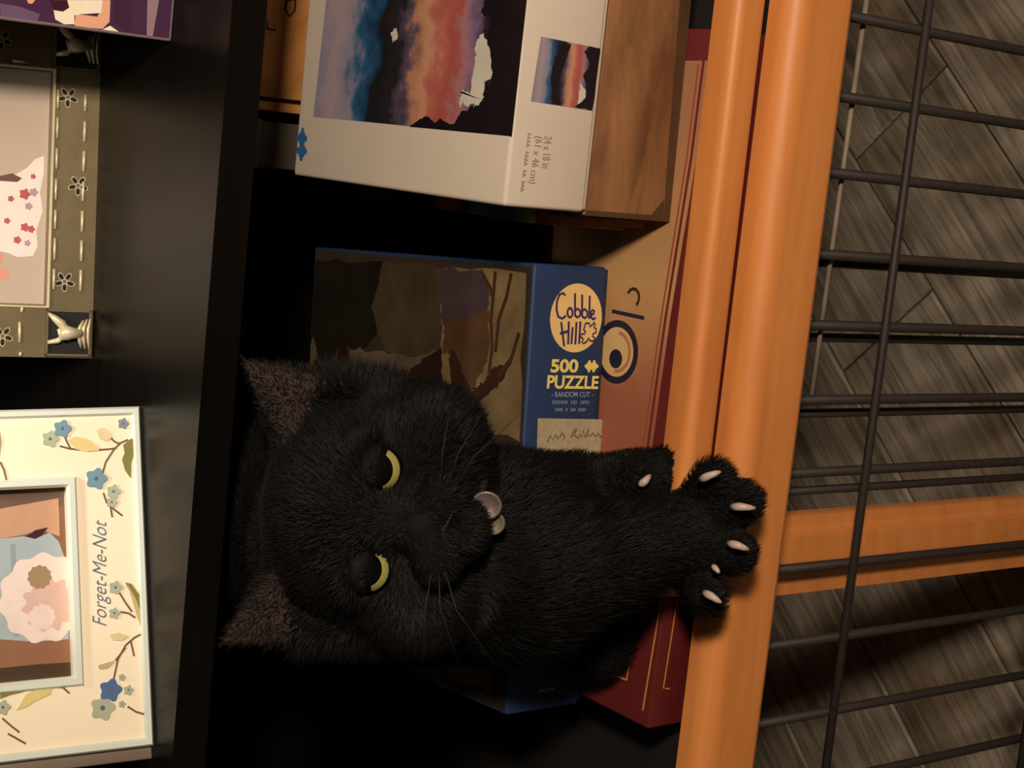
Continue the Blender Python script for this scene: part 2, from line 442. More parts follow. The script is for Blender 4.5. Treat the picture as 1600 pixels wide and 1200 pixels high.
            "stem": [[[0.1496, 0.0219], [0.1558, 0.0199], [0.1626, 0.0151], [0.166, 0.0114], [0.1676, 0.0071]], [[0.1633, 0.0136], [0.1628, 0.0179], [0.1626, 0.0234]], [[0.163, 0.0335], [0.1639, 0.0393], [0.1655, 0.0443]],
                     [[0.1639, 0.0386], [0.1678, 0.0405], [0.1713, 0.0417]], [[0.1653, 0.0115], [0.1669, 0.0149], [0.169, 0.0166]], [[0.1391, 0.0219], [0.1338, 0.0204], [0.1297, 0.0164], [0.126, 0.012]],
                     [[0.1319, 0.0184], [0.1256, 0.0176]], [[0.0617, 0.0023], [0.0594, 0.0081], [0.0557, 0.0131], [0.0485, 0.0176], [0.0377, 0.0204]], [[0.0543, 0.0132], [0.0479, 0.019]], [[0.0575, 0.0102], [0.0494, 0.0088]],
                     [[0.0844, 0.0154], [0.0785, 0.0122], [0.0734, 0.0089]], [[0.0739, 0.0152], [0.0729, 0.011], [0.0701, 0.0073]], [[0.0226, 0.0134], [0.0193, 0.009], [0.0174, 0.0042]],
                     [[0.0372, 0.0528], [0.0363, 0.0475], [0.0329, 0.0442]], [[0.0235, 0.0794], [0.0187, 0.0747], [0.0152, 0.0709]], [[0.0152, 0.0768], [0.0089, 0.0678]], [[0.1582, 0.0758], [0.1536, 0.0739], [0.1478, 0.0728]]],
            "text": [[[0.0669, 0.0231], [0.1244, 0.0208]]]},
 "game_f": {"g1": [[[0.075, 0.0302], [0.0233, 0.0322], [0.0223, 0.0272]]]},
 "game_t": {"bar": [[[0.2252, 0.0708], [0.2253, 0.0435]]],
            "g1": [[[0.0771, 0.0019], [0.0093, 0.0055]]],
            "g2": [[[0.0194, 0.0488], [0.022, 0.0213], [0.0457, 0.0201]]],
            "g3": [[[0.0246, 0.0412], [0.026, 0.0286], [0.0433, 0.0279]]],
            "glyph": [[[0.2353, 0.0545], [0.2399, 0.0553]]],
            "l1": [[[0.368, 0.0218], [0.315, 0.0221], [0.2268, 0.0265], [0.149, 0.0281], [0.1179, 0.0278]]],
            "l2": [[[0.3662, 0.0254], [0.3147, 0.0255], [0.2263, 0.03], [0.1482, 0.0317], [0.117, 0.0314]]],
            "ring": [[[0.2029, 0.0629], [0.2208, 0.0661]]],
            "tan": [[[0.3643, 0.1405], [0.3681, 0.0188], [0.3153, 0.0181], [0.2274, 0.0229], [0.1498, 0.0245], [0.1185, 0.0253], [0.0959, 0.1164]]]},
 "purple": {"ph_cream": [[[0.013, 0.0645], [0.0146, 0.0527], [0.0165, 0.0388], [0.0099, 0.0389], [0.008, 0.0488], [0.0068, 0.0528], [0.0023, 0.0524], [0.0016, 0.0577], [0.0035, 0.0624], [0.0073, 0.0634]],
                         [[0.004, 0.0337], [0.0007, 0.029], [-0.0003, 0.0286], [0.0005, 0.0358], [0.0016, 0.0376]]],
            "ph_hair": [[[0.0128, 0.0658], [0.014, 0.057], [0.0103, 0.0557], [0.0079, 0.0588], [0.008, 0.0634]]],
            "ph_lace": [[[0.0198, 0.015], [0.0207, 0.0088], [0.0105, 0.0097], [0.001, 0.0106], [0.0013, 0.0138], [0.0099, 0.0145]]],
            "ph_mauve": [[[0.0078, 0.0906], [0.0075, 0.081], [0.0051, 0.0704], [0.0004, 0.0714], [-0.0005, 0.0836], [-0.0007, 0.09]]],
            "ph_mid": [[[0.0173, 0.0334], [0.0186, 0.0236], [0.0029, 0.0219], [0.0012, 0.0252], [0.0056, 0.0318]]],
            "ph_skin": [[[0.0165, 0.0388], [0.0171, 0.0347], [0.006, 0.0342], [0.0019, 0.0376], [0.001, 0.0443], [0.0016, 0.0524], [0.0075, 0.0521], [0.0077, 0.0461], [0.0077, 0.0408], [0.0119, 0.0391]],
                        [[0.0112, 0.0774], [0.0118, 0.0732], [0.0097, 0.0747], [0.0097, 0.0766]]]},
 "silver": {"corner_l": [[[0.0282, 0.0282], [0.0291, 0.0009], [0.0007, 0.0004], [0.0002, 0.0278]]],
            "corner_r": [[[0.1863, 0.0271], [0.1885, -0.0003], [0.1655, 0.0], [0.1633, 0.0268]]],
            "dash": [[[0.1534, 0.0236], [0.1426, 0.0236]], [[0.1375, 0.0235], [0.1255, 0.0234]], [[0.12, 0.0234], [0.1083, 0.0233]], [[0.1025, 0.0233], [0.0908, 0.0232]], [[0.085, 0.0231], [0.074, 0.0231]],
                     [[0.0688, 0.023], [0.0564, 0.0229]], [[0.0512, 0.0229], [0.0394, 0.0228]], [[0.1519, 0.0081], [0.1424, 0.0081]], [[0.1366, 0.008], [0.1249, 0.008]], [[0.1197, 0.0079], [0.108, 0.0079]],
                     [[0.1021, 0.0078], [0.091, 0.0078]], [[0.0852, 0.0078], [0.0733, 0.0077]], [[0.0682, 0.0077], [0.0563, 0.0076]], [[0.0512, 0.0076], [0.0389, 0.0075]], [[0.02, 0.0413], [0.0083, 0.0409]],
                     [[0.0289, 0.0401], [0.0256, 0.0404]], [[0.0028, 0.0404], [0.0006, 0.0404]], [[0.1672, 0.0492], [0.1671, 0.0394]]],
            "flower": [[[0.1496, 0.0181], [0.155, 0.0183]], [[0.0997, 0.0108], [0.1052, 0.011]], [[0.0441, 0.0168], [0.0496, 0.0169]], [[0.0117, 0.0506], [0.0172, 0.0508]], [[0.1783, 0.0558], [0.1833, 0.056]]],
            "opening": [[[0.1619, 0.0561], [0.1632, 0.0272], [0.0304, 0.0269], [0.0295, 0.0525]]],
            "ph_dress": [[[0.1156, 0.0293], [0.1134, 0.0343], [0.108, 0.0388], [0.1023, 0.0474], [0.1004, 0.0544], [0.06, 0.0533], [0.0589, 0.047], [0.0569, 0.0426], [0.058, 0.0338], [0.0636, 0.0314], [0.0727, 0.0324],
                          [0.0839, 0.0291], [0.0947, 0.0309], [0.1058, 0.0291]]],
            "ph_hem": [[[0.1022, 0.0545], [0.1045, 0.0468], [0.102, 0.0411], [0.0997, 0.0438], [0.0997, 0.0544]]],
            "ph_skin": [[[0.0499, 0.0531], [0.0501, 0.0478], [0.0458, 0.0459], [0.0435, 0.0501], [0.0441, 0.0529]], [[0.06, 0.0533], [0.058, 0.0505], [0.0529, 0.051], [0.052, 0.0531]]],
            "spot": [[[0.0931, 0.0394], [0.0963, 0.0395]], [[0.0945, 0.0345], [0.097, 0.0345]], [[0.0742, 0.0389], [0.0767, 0.0389]], [[0.0733, 0.0353], [0.0755, 0.0353]], [[0.0863, 0.0371], [0.0885, 0.0371]],
                     [[0.09, 0.0471], [0.0918, 0.0472]], [[0.0667, 0.0429], [0.0689, 0.043]], [[0.0652, 0.0372], [0.067, 0.0372]], [[0.0773, 0.0489], [0.0791, 0.0489]], [[0.1035, 0.0351], [0.105, 0.0351]]]},
 "tan_f": {"letters": [[[0.0462, 0.1704], [0.0595, 0.1557], [0.0003, 0.1713]]]},
 "white_f": {"black": [[[0.0842, 0.0036], [0.053, 0.0043], [0.0535, 0.0161], [0.0568, 0.0123], [0.0597, 0.0092], [0.0655, 0.0105], [0.0691, 0.0132], [0.0761, 0.009], [0.0819, 0.0142], [0.0846, 0.0111]],
                       [[0.0848, 0.0282], [0.0847, 0.0231], [0.0758, 0.0253], [0.0674, 0.0283], [0.0578, 0.0278], [0.0535, 0.0255], [0.0536, 0.0315], [0.0668, 0.0341], [0.0765, 0.033]]],
             "picture": [[[0.0858, 0.043], [0.0846, 0.0033], [0.0527, 0.0043], [0.0535, 0.0452]]],
             "t1": [[[0.0372, 0.0342], [0.021, 0.0337], [0.0373, 0.0292]]],
             "t2": [[[0.0367, 0.0396], [0.0127, 0.041], [0.0368, 0.035]]],
             "t3": [[[0.0375, 0.0451], [0.0078, 0.0461], [0.0375, 0.0418]]],
             "white": [[[0.0657, 0.0144], [0.0629, 0.0106], [0.0591, 0.0096], [0.0562, 0.0122], [0.055, 0.0146], [0.0599, 0.0145]]]},
 "white_t": {"black": [[[0.0351, -0.0005], [0.0739, -0.0001], [0.1083, -0.0015], [0.1056, 0.0329], [0.0959, 0.0357], [0.0927, 0.0264], [0.0798, 0.0297], [0.0639, 0.0204], [0.0574, 0.022], [0.0622, 0.0256], [0.0508, 0.0264],
                        [0.0488, 0.0355], [0.0451, 0.045], [0.0382, 0.0507], [0.041, 0.0616], [0.0384, 0.0671], [0.0414, 0.0747], [0.0397, 0.0823], [0.0352, 0.0907]]],
             "logo": [[[0.0192, 0.2036], [0.0286, 0.2052]]],
             "picture": [[[0.036, 0.1917], [0.0351, -0.0005], [0.1207, -0.0015], [0.1363, 0.1871]]],
             "white": [[[0.0856, 0.0312], [0.0767, 0.0248], [0.0639, 0.021], [0.0621, 0.0266], [0.0541, 0.0264], [0.049, 0.0299], [0.0483, 0.0399], [0.05, 0.0469], [0.0567, 0.0447], [0.0553, 0.0377], [0.0667, 0.0374],
                        [0.0797, 0.0374], [0.0846, 0.0349]],
                       [[0.0857, 0.1169], [0.0874, 0.1121], [0.0829, 0.1101], [0.0808, 0.1148]]]}}
CAT = {"arm1": [[-0.109, 0.0119, 0.6038], [-0.0903, -0.0088, 0.5737], [-0.0802, -0.0185, 0.5432]],
 "arm2": [[-0.0746, 0.0331, 0.6067], [-0.0708, 0.0476, 0.551], [-0.0588, 0.0233, 0.534]],
 "chest": [[-0.1073, 0.0216, 0.6156], [-0.0863, 0.0282, 0.6111], [-0.105, 0.0799, 0.6154]],
 "claw2": [[-0.0562, 0.0038, 0.545], [-0.0533, 0.0002, 0.545], [-0.0504, 0.0021, 0.54]],
 "claws": [[[-0.0436, -0.0404, 0.5448], [-0.0402, -0.0465, 0.5462], [-0.0373, -0.05, 0.5411]], [[-0.0555, -0.0524, 0.5325], [-0.0537, -0.0601, 0.5337], [-0.0538, -0.0639, 0.5273]],
           [[-0.0741, -0.0546, 0.5338], [-0.0731, -0.0623, 0.5353], [-0.0749, -0.0655, 0.53]], [[-0.1008, -0.0499, 0.5423], [-0.1003, -0.0572, 0.5444], [-0.103, -0.0616, 0.541]],
           [[-0.0872, -0.049, 0.5372], [-0.0872, -0.0534, 0.5397], [-0.089, -0.0557, 0.5389]]],
 "hf": [0.13625, -0.77451, 0.61771],
 "hind": [[-0.1254, 0.0234, 0.53], [-0.1556, 0.0389, 0.532]],
 "hr": [0.99065, 0.10241, -0.09011],
 "hu": [0.00653, 0.62422, 0.78122],
 "mid": [-0.0696, 0.0125, 0.7011],
 "paw1": [-0.0788, -0.0228, 0.5261],
 "paw2": [-0.0557, 0.0152, 0.531],
 "tag": [[-0.0582, -0.0113, 0.659], [-0.0673, -0.0106, 0.6538]],
 "toes": [[[-0.0644, -0.0196, 0.5301], [-0.0459, -0.0328, 0.529]], [[-0.0695, -0.0277, 0.5276], [-0.0567, -0.043, 0.5186]], [[-0.0828, -0.03, 0.5277], [-0.082, -0.0459, 0.5205]],
          [[-0.0962, -0.0243, 0.5313], [-0.1055, -0.041, 0.5318]]]}


# ================================================================== SETTING
rng = random.Random(4)
struct(link('floor', [(-1.6, -1.6, -0.02), (1.6, -1.6, -0.02), (1.6, 1.0, -0.02), (-1.6, 1.0, -0.02), (-1.6, -1.6, -0.012), (1.6, -1.6, -0.012), (1.6, 1.0, -0.012), (-1.6, 1.0, -0.012)],
            [(3, 2, 1, 0), (4, 5, 6, 7), (0, 1, 5, 4), (1, 2, 6, 5), (2, 3, 7, 6), (3, 0, 4, 7)], mat('floor_joint', (30, 26, 22), 0.9)))
floor = bpy.data.objects['floor']
struct(rbox('wall_back', (-1.6, 0.64, -0.02), (1.6, 0.70, 2.4), M_WALL, bev=0))
PW = 0.12
def clip(poly, a, b, c):
    """keep the part of a convex polygon where a*x + b*y <= c"""
    out = []
    for i in range(len(poly)):
        p, q = poly[i], poly[(i + 1) % len(poly)]
        dp, dq = a * p[0] + b * p[1] - c, a * q[0] + b * q[1] - c
        if dp <= 0:
            out.append(p)
        if dp * dq < 0:
            t = dp / (dp - dq)
            out.append((p[0] + (q[0] - p[0]) * t, p[1] + (q[1] - p[1]) * t))
    return out
def plank(d, t0, t1):
    s_ = math.sqrt(0.5)
    hw = PW / 2 - 0.0006
    P = [(s_ * (dd + tt), s_ * (-dd + tt)) for tt, dd in ((t0, d - hw), (t0, d + hw), (t1, d + hw), (t1, d - hw))][::-1]
    for a, b, c in ((0, 1, 0.638), (0, -1, 1.2), (1, 0, 1.2), (-1, 0, 1.2)):
        P = clip(P, a, b, c)
        if len(P) < 3:
            return
    # local frame: x along the board
    cx, cy = sum(p[0] for p in P) / len(P), sum(p[1] for p in P) / len(P)
    if math.dist(P[0], P[1]) + math.dist(P[1], P[2]) < 0.03:
        return
    Lc = [(s_ * (p[0] - cx) + s_ * (p[1] - cy), -s_ * (p[0] - cx) + s_ * (p[1] - cy)) for p in P]
    n = len(Lc)
    ins = []
    for x, y in Lc:
        r = math.hypot(x, y)
        ins.append((x - math.copysign(min(0.0022, abs(x)), x), y - math.copysign(min(0.0022, abs(y)), y)))
    vs_ = [(x, y, -0.012) for x, y in Lc] + [(x, y, -0.002) for x, y in Lc] + [(x, y, 0.0) for x, y in ins]
    fs = [(i, (i + 1) % n, n + (i + 1) % n, n + i) for i in range(n)] + [(n + i, n + (i + 1) % n, 2 * n + (i + 1) % n, 2 * n + i) for i in range(n)] + [tuple(range(2 * n, 3 * n))]
    o = link('plank', vs_, fs, M_FLOOR, floor)
    bm = bmesh.new(); bm.from_mesh(o.data); bmesh.ops.recalc_face_normals(bm, faces=bm.faces); bm.to_mesh(o.data); bm.free()
    if o.data.polygons[-1].normal.z < 0:
        o.data.flip_normals()
    o.location = (cx, cy, 0)
    o.rotation_euler = (0, 0, math.radians(45))
for row in range(-16, 16):
    # seams lie where (x - y) / sqrt 2 = -0.275 + k * width
    d = -0.275 + (row + 0.5) * PW
    t = -2.6 + rng.random() * 0.6
    while t < 2.6:
        L_ = rng.choice((0.55, 0.75, 0.95))
        plank(d, t, t + L_)
        t += L_ + 0.0015

# ================================================================== HONEY WOOD TABLE
tab = tag(empty('wooden_table', (0, 0.25, 0)), 'honey coloured wooden table with rounded front rail carrying the dark shelf unit', 'table')
tab_inv = Matrix.Translation((0, -0.25, 0))
def under(o, p, inv):
    o.parent = p
    o.matrix_parent_inverse = inv
    return o
prof = [(-0.0025, 0.4555)] + [(-0.0025, 0.4985)] + [(-0.004, 0.5)] + arc(-0.011, 0.487, 0.013, 90, 180, 10) + [(-0.0240, 0.4600)] + arc(-0.0195, 0.4600, 0.0045, 180, 270, 3)
under(extrude_x('front_rail', prof, -0.62, 0.62, M_HONEY), tab, tab_inv)
under(rbox('table_top', (-0.60, 0.0012, 0.4555), (0.60, 0.56, 0.4625), M_HONEY, bev=0), tab, tab_inv)
st = [(-0.1354, 0.026), (-0.1340, 0.022), (-0.1130, 0.020), (-0.0985, 0.021), (-0.0960, 0.025), (-0.0935, 0.027), (-0.0870, 0.028), (-0.0863, 0.031), (-0.0863, 0.037), (-0.1354, 0.037)]
n = len(st)
o = link('stile', [(x, y, 0.0) for x, y in st] + [(x, y, 0.4555) for x, y in st], [(i, (i + 1) % n, n + (i + 1) % n, n + i) for i in range(n)] + [tuple(range(n))[::-1], tuple(range(n, 2 * n))], M_HONEY)
bm = bmesh.new(); bm.from_mesh(o.data); bmesh.ops.recalc_face_normals(bm, faces=bm.faces); bm.to_mesh(o.data); bm.free()
under(o, tab, tab_inv)
for sx in (-1, 1):
    for y0 in (0.03, 0.50):
        under(rbox('leg', (sx * 0.57 - 0.025, y0, 0), (sx * 0.57 + 0.025, y0 + 0.05, 0.4555), M_HONEY, bev=0.003), tab, tab_inv)

# ================================================================== WIRE PANEL UNDER THE TABLE
pan = tag(empty('wire_panel', (0, 0.01, 0)), 'dark wire crate panel with a small door standing under the table rail', 'wire panel')
pinv = Matrix.Translation((0, -0.01, 0))
bars = [0.395, 0.348, 0.301, 0.254, 0.2067, 0.1621, 0.1191, 0.0726, 0.0316, -0.0123, -0.0558, -0.1137, -0.1603, -0.2083, -0.2552, -0.302, -0.349, -0.396]
bm0 = None
for x in bars:
    if bm0 is None:
        o = tube('upright_wire', [(0, 0, 0.004), (0, 0, 0.45)], 0.0031, M_WIRE, n=8)
        bm0 = o.data
    else:
        o = bpy.data.objects.new('upright_wire', bm0)
        COL.objects.link(o)
    o.parent = pan
    o.location = (x, 0, 0)
for z in (0.359, 0.15, 0.008, 0.447):
    under(tube('cross_wire', [(-0.41, 0.0055, z), (0.41, 0.0055, z)], 0.0027, M_WIRE), pan, pinv)
door = rbox('door_latch', (0.112, 0.016, 0.20), (0.122, 0.024, 0.212), M_WIRE, bev=0.001)
under(door, pan, pinv)
for x in (0.0671, 0.0229, -0.0227, -0.0699):
    under(tube('door_wire', [(x, 0.022, 0.03), (x, 0.022, 0.445)], 0.0027, M_WIRE), pan, pinv)
under(tube('door_cross_wire', [(-0.012, 0.0155, 0.405), (0.222, 0.0155, 0.402)], 0.0016, M_WIRE2), pan, pinv)
under(tube('door_cross_wire', [(-0.075, 0.0188, 0.05), (0.222, 0.0188, 0.05)], 0.0016, M_WIRE2), pan, pinv)

# ================================================================== DARK SHELF UNIT
un = tag(empty('shelf_unit', (0, 0.30, 0.463)), 'black wooden shelf unit holding picture frames above and puzzle boxes below', 'shelf')
uinv = Matrix.Translation((0, -0.30, -0.463))
under(rbox('bottom_board', (-0.56, 0.0015, 0.463), (0.56, 0.54, 0.475), M_DARKI, bev=0.0008), un, uinv)
under(rbox('shelf_board', (-0.54, 0.134, 0.72), (0.54, 0.52, 0.74), M_DARK, bev=0), un, uinv)
under(rbox('back_panel', (-0.56, 0.52, 0.475), (0.56, 0.54, 1.30), M_DARKI, bev=0.001), un, uinv)
for sx in (-1, 1):
    under(rbox('side_panel', (sx * 0.55 - 0.01, 0.134, 0.475), (sx * 0.55 + 0.01, 0.52, 1.30), M_DARKI, bev=0.001), un, uinv)

# ================================================================== BOXES
def box_fn(face, h=0.0):
    if face == 'front':
        return lambda a, b, o_: (a, -o_, b)
    return lambda a, b, o_: (a, b, h + o_)
def box_root(name, key, label, cat):
    p = PANEL[key]
    return tag(empty(name, p['O'], math.atan2(p['u'][1], p['u'][0])), label, cat)

# --- long maroon game box at the bottom
g = box_root('game_box', 'game_f', 'long maroon game box with tan printed lid lying under the other boxes', 'box')
GW, GD, GH = 0.385, 0.262, 0.040
M_MAR = mat('maroon_card', (92, 30, 30), 0.45, 0, 0.08, 60)
rbox('tray', (0.0015, 0.0015, 0), (GW - 0.0015, GD - 0.0015, GH - 0.006), M_MAR, g, 0.001)
rbox('lid', (0, 0, 0.004), (GW, GD, GH), M_MAR, g, 0.0015)
a = ART['game_t']
pr = Print(box_fn('top', GH))
tanm = painting('tan_lid_print', 0, 0.115, 0.345, [(0.0, (138, 78, 58)), (0.30, (152, 92, 68)), (0.55, (182, 142, 94)), (0.8, (170, 126, 88)), (1.0, (158, 112, 82))], 60, 0.06)
pr.poly(tanm, [(x, y) for x, y in a['tan'][0]])
mar2 = C_('maroon', (104, 34, 36)); goldl = C_('gold_line', (190, 130, 70)); navy = C_('navy', (22, 24, 46))
pr.stroke(mar2, a['l1'][0], 0.0020); pr.stroke(C_('brick', (150, 70, 50)), a['l2'][0], 0.0014)
c, r = a['ring'][0][0], dist2(*a['ring'][0])
pr.disc(C_('ring_fill', (198, 165, 112)), c, r)
pr.ring(navy, c, r * 0.78, r)
pr.ring(C_('ring_shade', (165, 110, 84)), c, r * 0.55, r * 0.66, 180, 360)
pr.disc(navy, (c[0] - 0.004, c[1]), r * 0.30)
c, r = a['glyph'][0][0], dist2(*a['glyph'][0])
pr.ring(C_('sepia', (60, 28, 20)), c, r * 0.85, r * 1.25, -140, 70, 18)
pr.stroke(navy, a['bar'][0], 0.0022)
pr.stroke(goldl, a['g1'][0], 0.0012); pr.stroke(goldl, a['g2'][0], 0.0014); pr.stroke(goldl, a['g3'][0], 0.0026)
pr.build('lid_print', g)
a = ART['game_f']
pr = Print(box_fn('front'))
pr.stroke(goldl, a['g1'][0], 0.0010)
pr.build('side_print', g)

# --- wooden strip lying along the front edge of the game box
o = extrude_x('wooden_strip', [(-0.0035, -0.0125), (0.0020, -0.0100), (0.0020, -0.0045), (0.0095, -0.0045), (0.0095, 0.005)] + arc(0.0085, 0.005, 0.001, 0, 90, 2) + arc(-0.0030, -0.0005, 0.0065, 90, 180, 8) + arc(-0.0055, -0.0110, 0.0040, 180, 290, 5), -0.155, 0.43, M_HONEY)
bm = bmesh.new(); bm.from_mesh(o.data)
for v in bm.verts:      # rounded end
    if v.co.x < -0.15:
        v.co.x += 0.009 * (v.co.y / 0.0095) ** 2
bm.to_mesh(o.data); bm.free()
o.location = (0.035, 0.0008, 0.5199)
o.rotation_euler = (0, 0, math.radians(0.3))
tag(o, 'honey coloured wooden strip with rounded end lying along the maroon box front', 'wood strip')

# --- blue puzzle box
BW, BD, BH = 0.2545, 0.232, 0.0555
b_ = box_root('puzzle_box', 'blue_f', 'dark blue puzzle box with cream oval logo lying on the maroon box', 'puzzle box')
M_BLUE = mat('blue_card', (30, 50, 88), 0.6, 0, 0.06, 50)
M_BLUE2 = mat('blue_card_dark', (30, 44, 66), 0.55, 0, 0.06, 50)
rbox('tray', (0.0012, 0.0012, 0), (BW - 0.0012, BD - 0.0012, BH - 0.008), M_BLUE2, b_, 0.001)
rbox('lid', (0, 0, 0.003), (BW, BD, BH), M_BLUE, b_, 0.0014)
a = ART['blue_f']
pr = Print(box_fn('front'))
cream = C_('cream', (225, 190, 125)); violet = C_('violet', (58, 40, 92)); yel = C_('yellow', (226, 204, 116)); ltb = C_('light_blue', (138, 150, 170))
c, ra, rb = a['oval'][0][0], dist2(a['oval'][0][0], a['oval'][0][1]), dist2(a['oval'][0][0], a['oval'][0][2])
pr.disc(cream, c, rb, ra, 40)
for s in a['script']:
    pr.stroke(violet, s, 0.0015)
pr.stroke(violet, a['script2'][0], 0.0011)
pr.text(yel, '500', *a['t500'][0], bold=0.035)
cx, cy = 0.5 * (a['icon'][0][0][0] + a['icon'][0][1][0]), 0.5 * (a['icon'][0][0][1] + a['icon'][0][1][1])
def piece(pr, m_, c, s):
    pr.k += 1
    for dx, dy, rr in ((0, 0, 0.62), (0.8, 0, 0.34), (-0.8, 0, 0.34), (0, 0.8, 0.34), (0, -0.8, 0.34)):
        if rr == 0.62:
            pr.poly(m_, [(c[0] - s * rr, c[1] - s * rr), (c[0] + s * rr, c[1] - s * rr), (c[0] + s * rr, c[1] + s * rr), (c[0] - s * rr, c[1] + s * rr)], True)
        else:
            pr.disc(m_, (c[0] + s * dx, c[1] + s * dy), s * rr, n=12)
for da, db in ((0.0, -0.0014), (0.0, 0.0022)):
    piece(pr, yel, (cx + da, cy + db), 0.0031)
pr.text(yel, 'PUZZLE', *a['tpuzzle'][0], bold=0.03)
pr.text(ltb, '- RANDOM CUT -', *a['trandom'][0], bold=0.01)
for key in ('tl1', 'tl2'):
    q0, q1, q2 = [Vector(q) for q in a[key][0]]
    for i in range(12):
        if i in (5, 8) or (key == 'tl2' and i == 3):
            continue
        s0, s1 = q0.lerp(q1, i / 12), q0.lerp(q1, (i + 0.75) / 12)
        up = (q2 - q0) * 0.85
        pr.stroke(ltb, [tuple(s0), tuple(s0 + up), tuple(s1 + up * 0.2), tuple(s1 + up * 0.9)], 0.0005)
grey = mat('label_grey', (164, 150, 122), 0.7, 0, 0.16, 260)
pr.poly(grey, a['label'][0])
for s in a['sign']:
    pr.stroke(C_('ink', (60, 50, 38)), s, 0.0007)
pr.build('side_print', b_)
pr = Print(box_fn('front'))
pr.text(C_('pale', (190, 195, 205)), 'puzzle', *a['small'][0], shear=0.3)
pr.build('side_print', b_)
a = ART['blue_t']
pr = Print(box_fn('top', BH))
PC = dict(p_tan=(112, 94, 66), p_olive=(62, 52, 36), p_dark=(26, 20, 15), p_plum=(60, 48, 52), p_rust=(76, 52, 32), p_pale=(84, 72, 60), p_wine=(38, 22, 20), p_pale2=(84, 72, 52), p_brown=(50, 30, 18))  # print colours darkened, olive further, to hold the shade over the lid's back
pr.poly(C_('print_ground', (50, 41, 28)), [(0.002, 0.002), (BW - 0.002, 0.002), (BW - 0.002, BD - 0.002), (0.002, BD - 0.002)])
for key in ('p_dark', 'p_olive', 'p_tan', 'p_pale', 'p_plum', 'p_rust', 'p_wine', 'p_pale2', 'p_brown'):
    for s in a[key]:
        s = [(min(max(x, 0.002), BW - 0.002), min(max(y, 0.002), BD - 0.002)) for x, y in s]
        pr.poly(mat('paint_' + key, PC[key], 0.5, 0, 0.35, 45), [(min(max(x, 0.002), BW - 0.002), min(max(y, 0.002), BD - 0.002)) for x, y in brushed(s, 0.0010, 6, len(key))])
for s in a['branch']:
    pr.stroke(mat('paint_branch', (64, 40, 22), 0.5), [(min(max(x, 0.003), BW - 0.003), min(max(y, 0.003), BD - 0.003)) for x, y in s], 0.0028)
pr.build('lid_picture', b_)

# --- brown box that looks like an old bound book, standing under the white box
br = box_root('keepsake_box', 'brown_f', 'brown aged leather look box with dark edge bands under the white box', 'box')
M_BRN = wood('aged_brown', (112, 74, 44), (158, 112, 70), (12, 70, 60), rough=0.75, bump=0.06, patches=(186, 156, 126), dist=0.5)
M_BRN2 = mat('aged_dark', (74, 50, 28), 0.7, 0, 0.2, 90)
rbox('cover', (0, 0, 0), (0.215, 0.010, 0.0620), M_BRN, br, 0.0012)
rbox('page_block', (-0.0015, 0.0100, 0.002), (0.215, 0.030, 0.0605), M_BRN2, br, 0.0005)
rbox('cover', (-0.0072, 0.0300, 0), (0.215, 0.0405, 0.0620), M_BRN, br, 0.0012)
rbox('binding_band', (-0.0050, 0.0180, 0.0005), (0.215, 0.0200, 0.0615), M_BRN, br, 0.0003)
pr = Print(box_fn('front'))
pr.poly(M_BRN2, [(0.0, 0.0), (0.215, 0.0), (0.215, 0.010), (0.12, 0.0085), (0.02, 0.0055), (0.0, 0.004)])
pr.poly(M_BRN2, [(0.0, 0.004), (0.012, 0.0055), (0.003, 0.014), (0.0028, 0.0605), (0.0, 0.0605)])
pr.build('cover_print', br)

# --- colourful puzzle box behind it, under the white box
cb = tag(empty('puzzle_box', (0.0745, 0.082, 0.5157)), 'multicoloured puzzle box squeezed beneath the white puzzle box', 'puzzle box')
rbox('tray', (0.001, 0.001, 0), (0.209, 0.173, 0.05), mat('slate_card', (58, 66, 72), 0.6), cb, 0.001)
rbox('lid', (0, 0, 0.004), (0.210, 0.174, 0.0618),
     painting('colour_print', 1, 0.0, 0.174, [(0.0, (120, 150, 60)), (0.10, (70, 96, 108)), (0.36, (74, 92, 104)), (0.38, (196, 108, 40)), (0.50, (200, 112, 44)), (0.52, (36, 28, 48)), (0.76, (30, 26, 40)), (0.78, (78, 88, 98)), (0.86, (150, 136, 116)), (1.0, (130, 116, 100))], 30, 0.015), cb, 0.0012)

# --- white puzzle box
WW, WD, WH = 0.213, 0.2095, 0.055
w = box_root('puzzle_box', 'white_f', 'white puzzle box with colourful painting on its lid lying on the brown box', 'puzzle box')
M_WHT = mat('white_card', (206, 194, 180), 0.5, 0, 0.02, 30)
rbox('tray', (0.0012, 0.0012, 0), (WW - 0.0012, WD - 0.0012, WH - 0.008), M_WHT, w, 0.001)
rbox('lid', (0, 0, 0.002), (WW, WD, WH), M_WHT, w, 0.0022, 3)
a = ART['white_t']
pr = Print(box_fn('top', WH))
ys = [q[1] for q in a['picture'][0]]
cave = [(0.0, (20, 13, 20)), (0.13, (38, 24, 38)), (0.20, (118, 94, 124)), (0.26, (158, 112, 120)), (0.31, (160, 78, 70)), (0.37, (172, 98, 86)), (0.42, (190, 138, 112)), (0.48, (172, 120, 94)), (0.52, (84, 72, 90)), (0.57, (36, 32, 38)), (0.66, (22, 24, 28)), (0.70, (22, 54, 88)), (0.76, (40, 86, 122)), (0.81, (128, 126, 146)), (0.9, (158, 138, 148)), (1.0, (128, 128, 146))]
cavem = painting('cave_print', 1, min(ys), max(ys), cave, 48, 0.15)
pr.poly(cavem, [(max(min(x, WW - 0.004), 0.0), y) for x, y in a['picture'][0]])
for s in a['black']:
    pr.poly(mat('paint_black', (24, 16, 22), 0.45, 0, 0.3, 60), [(min(x, WW - 0.004), y) for x, y in (s[:3] + brushed(s[3:-1], 0.0006, closed=False) + s[-1:])])
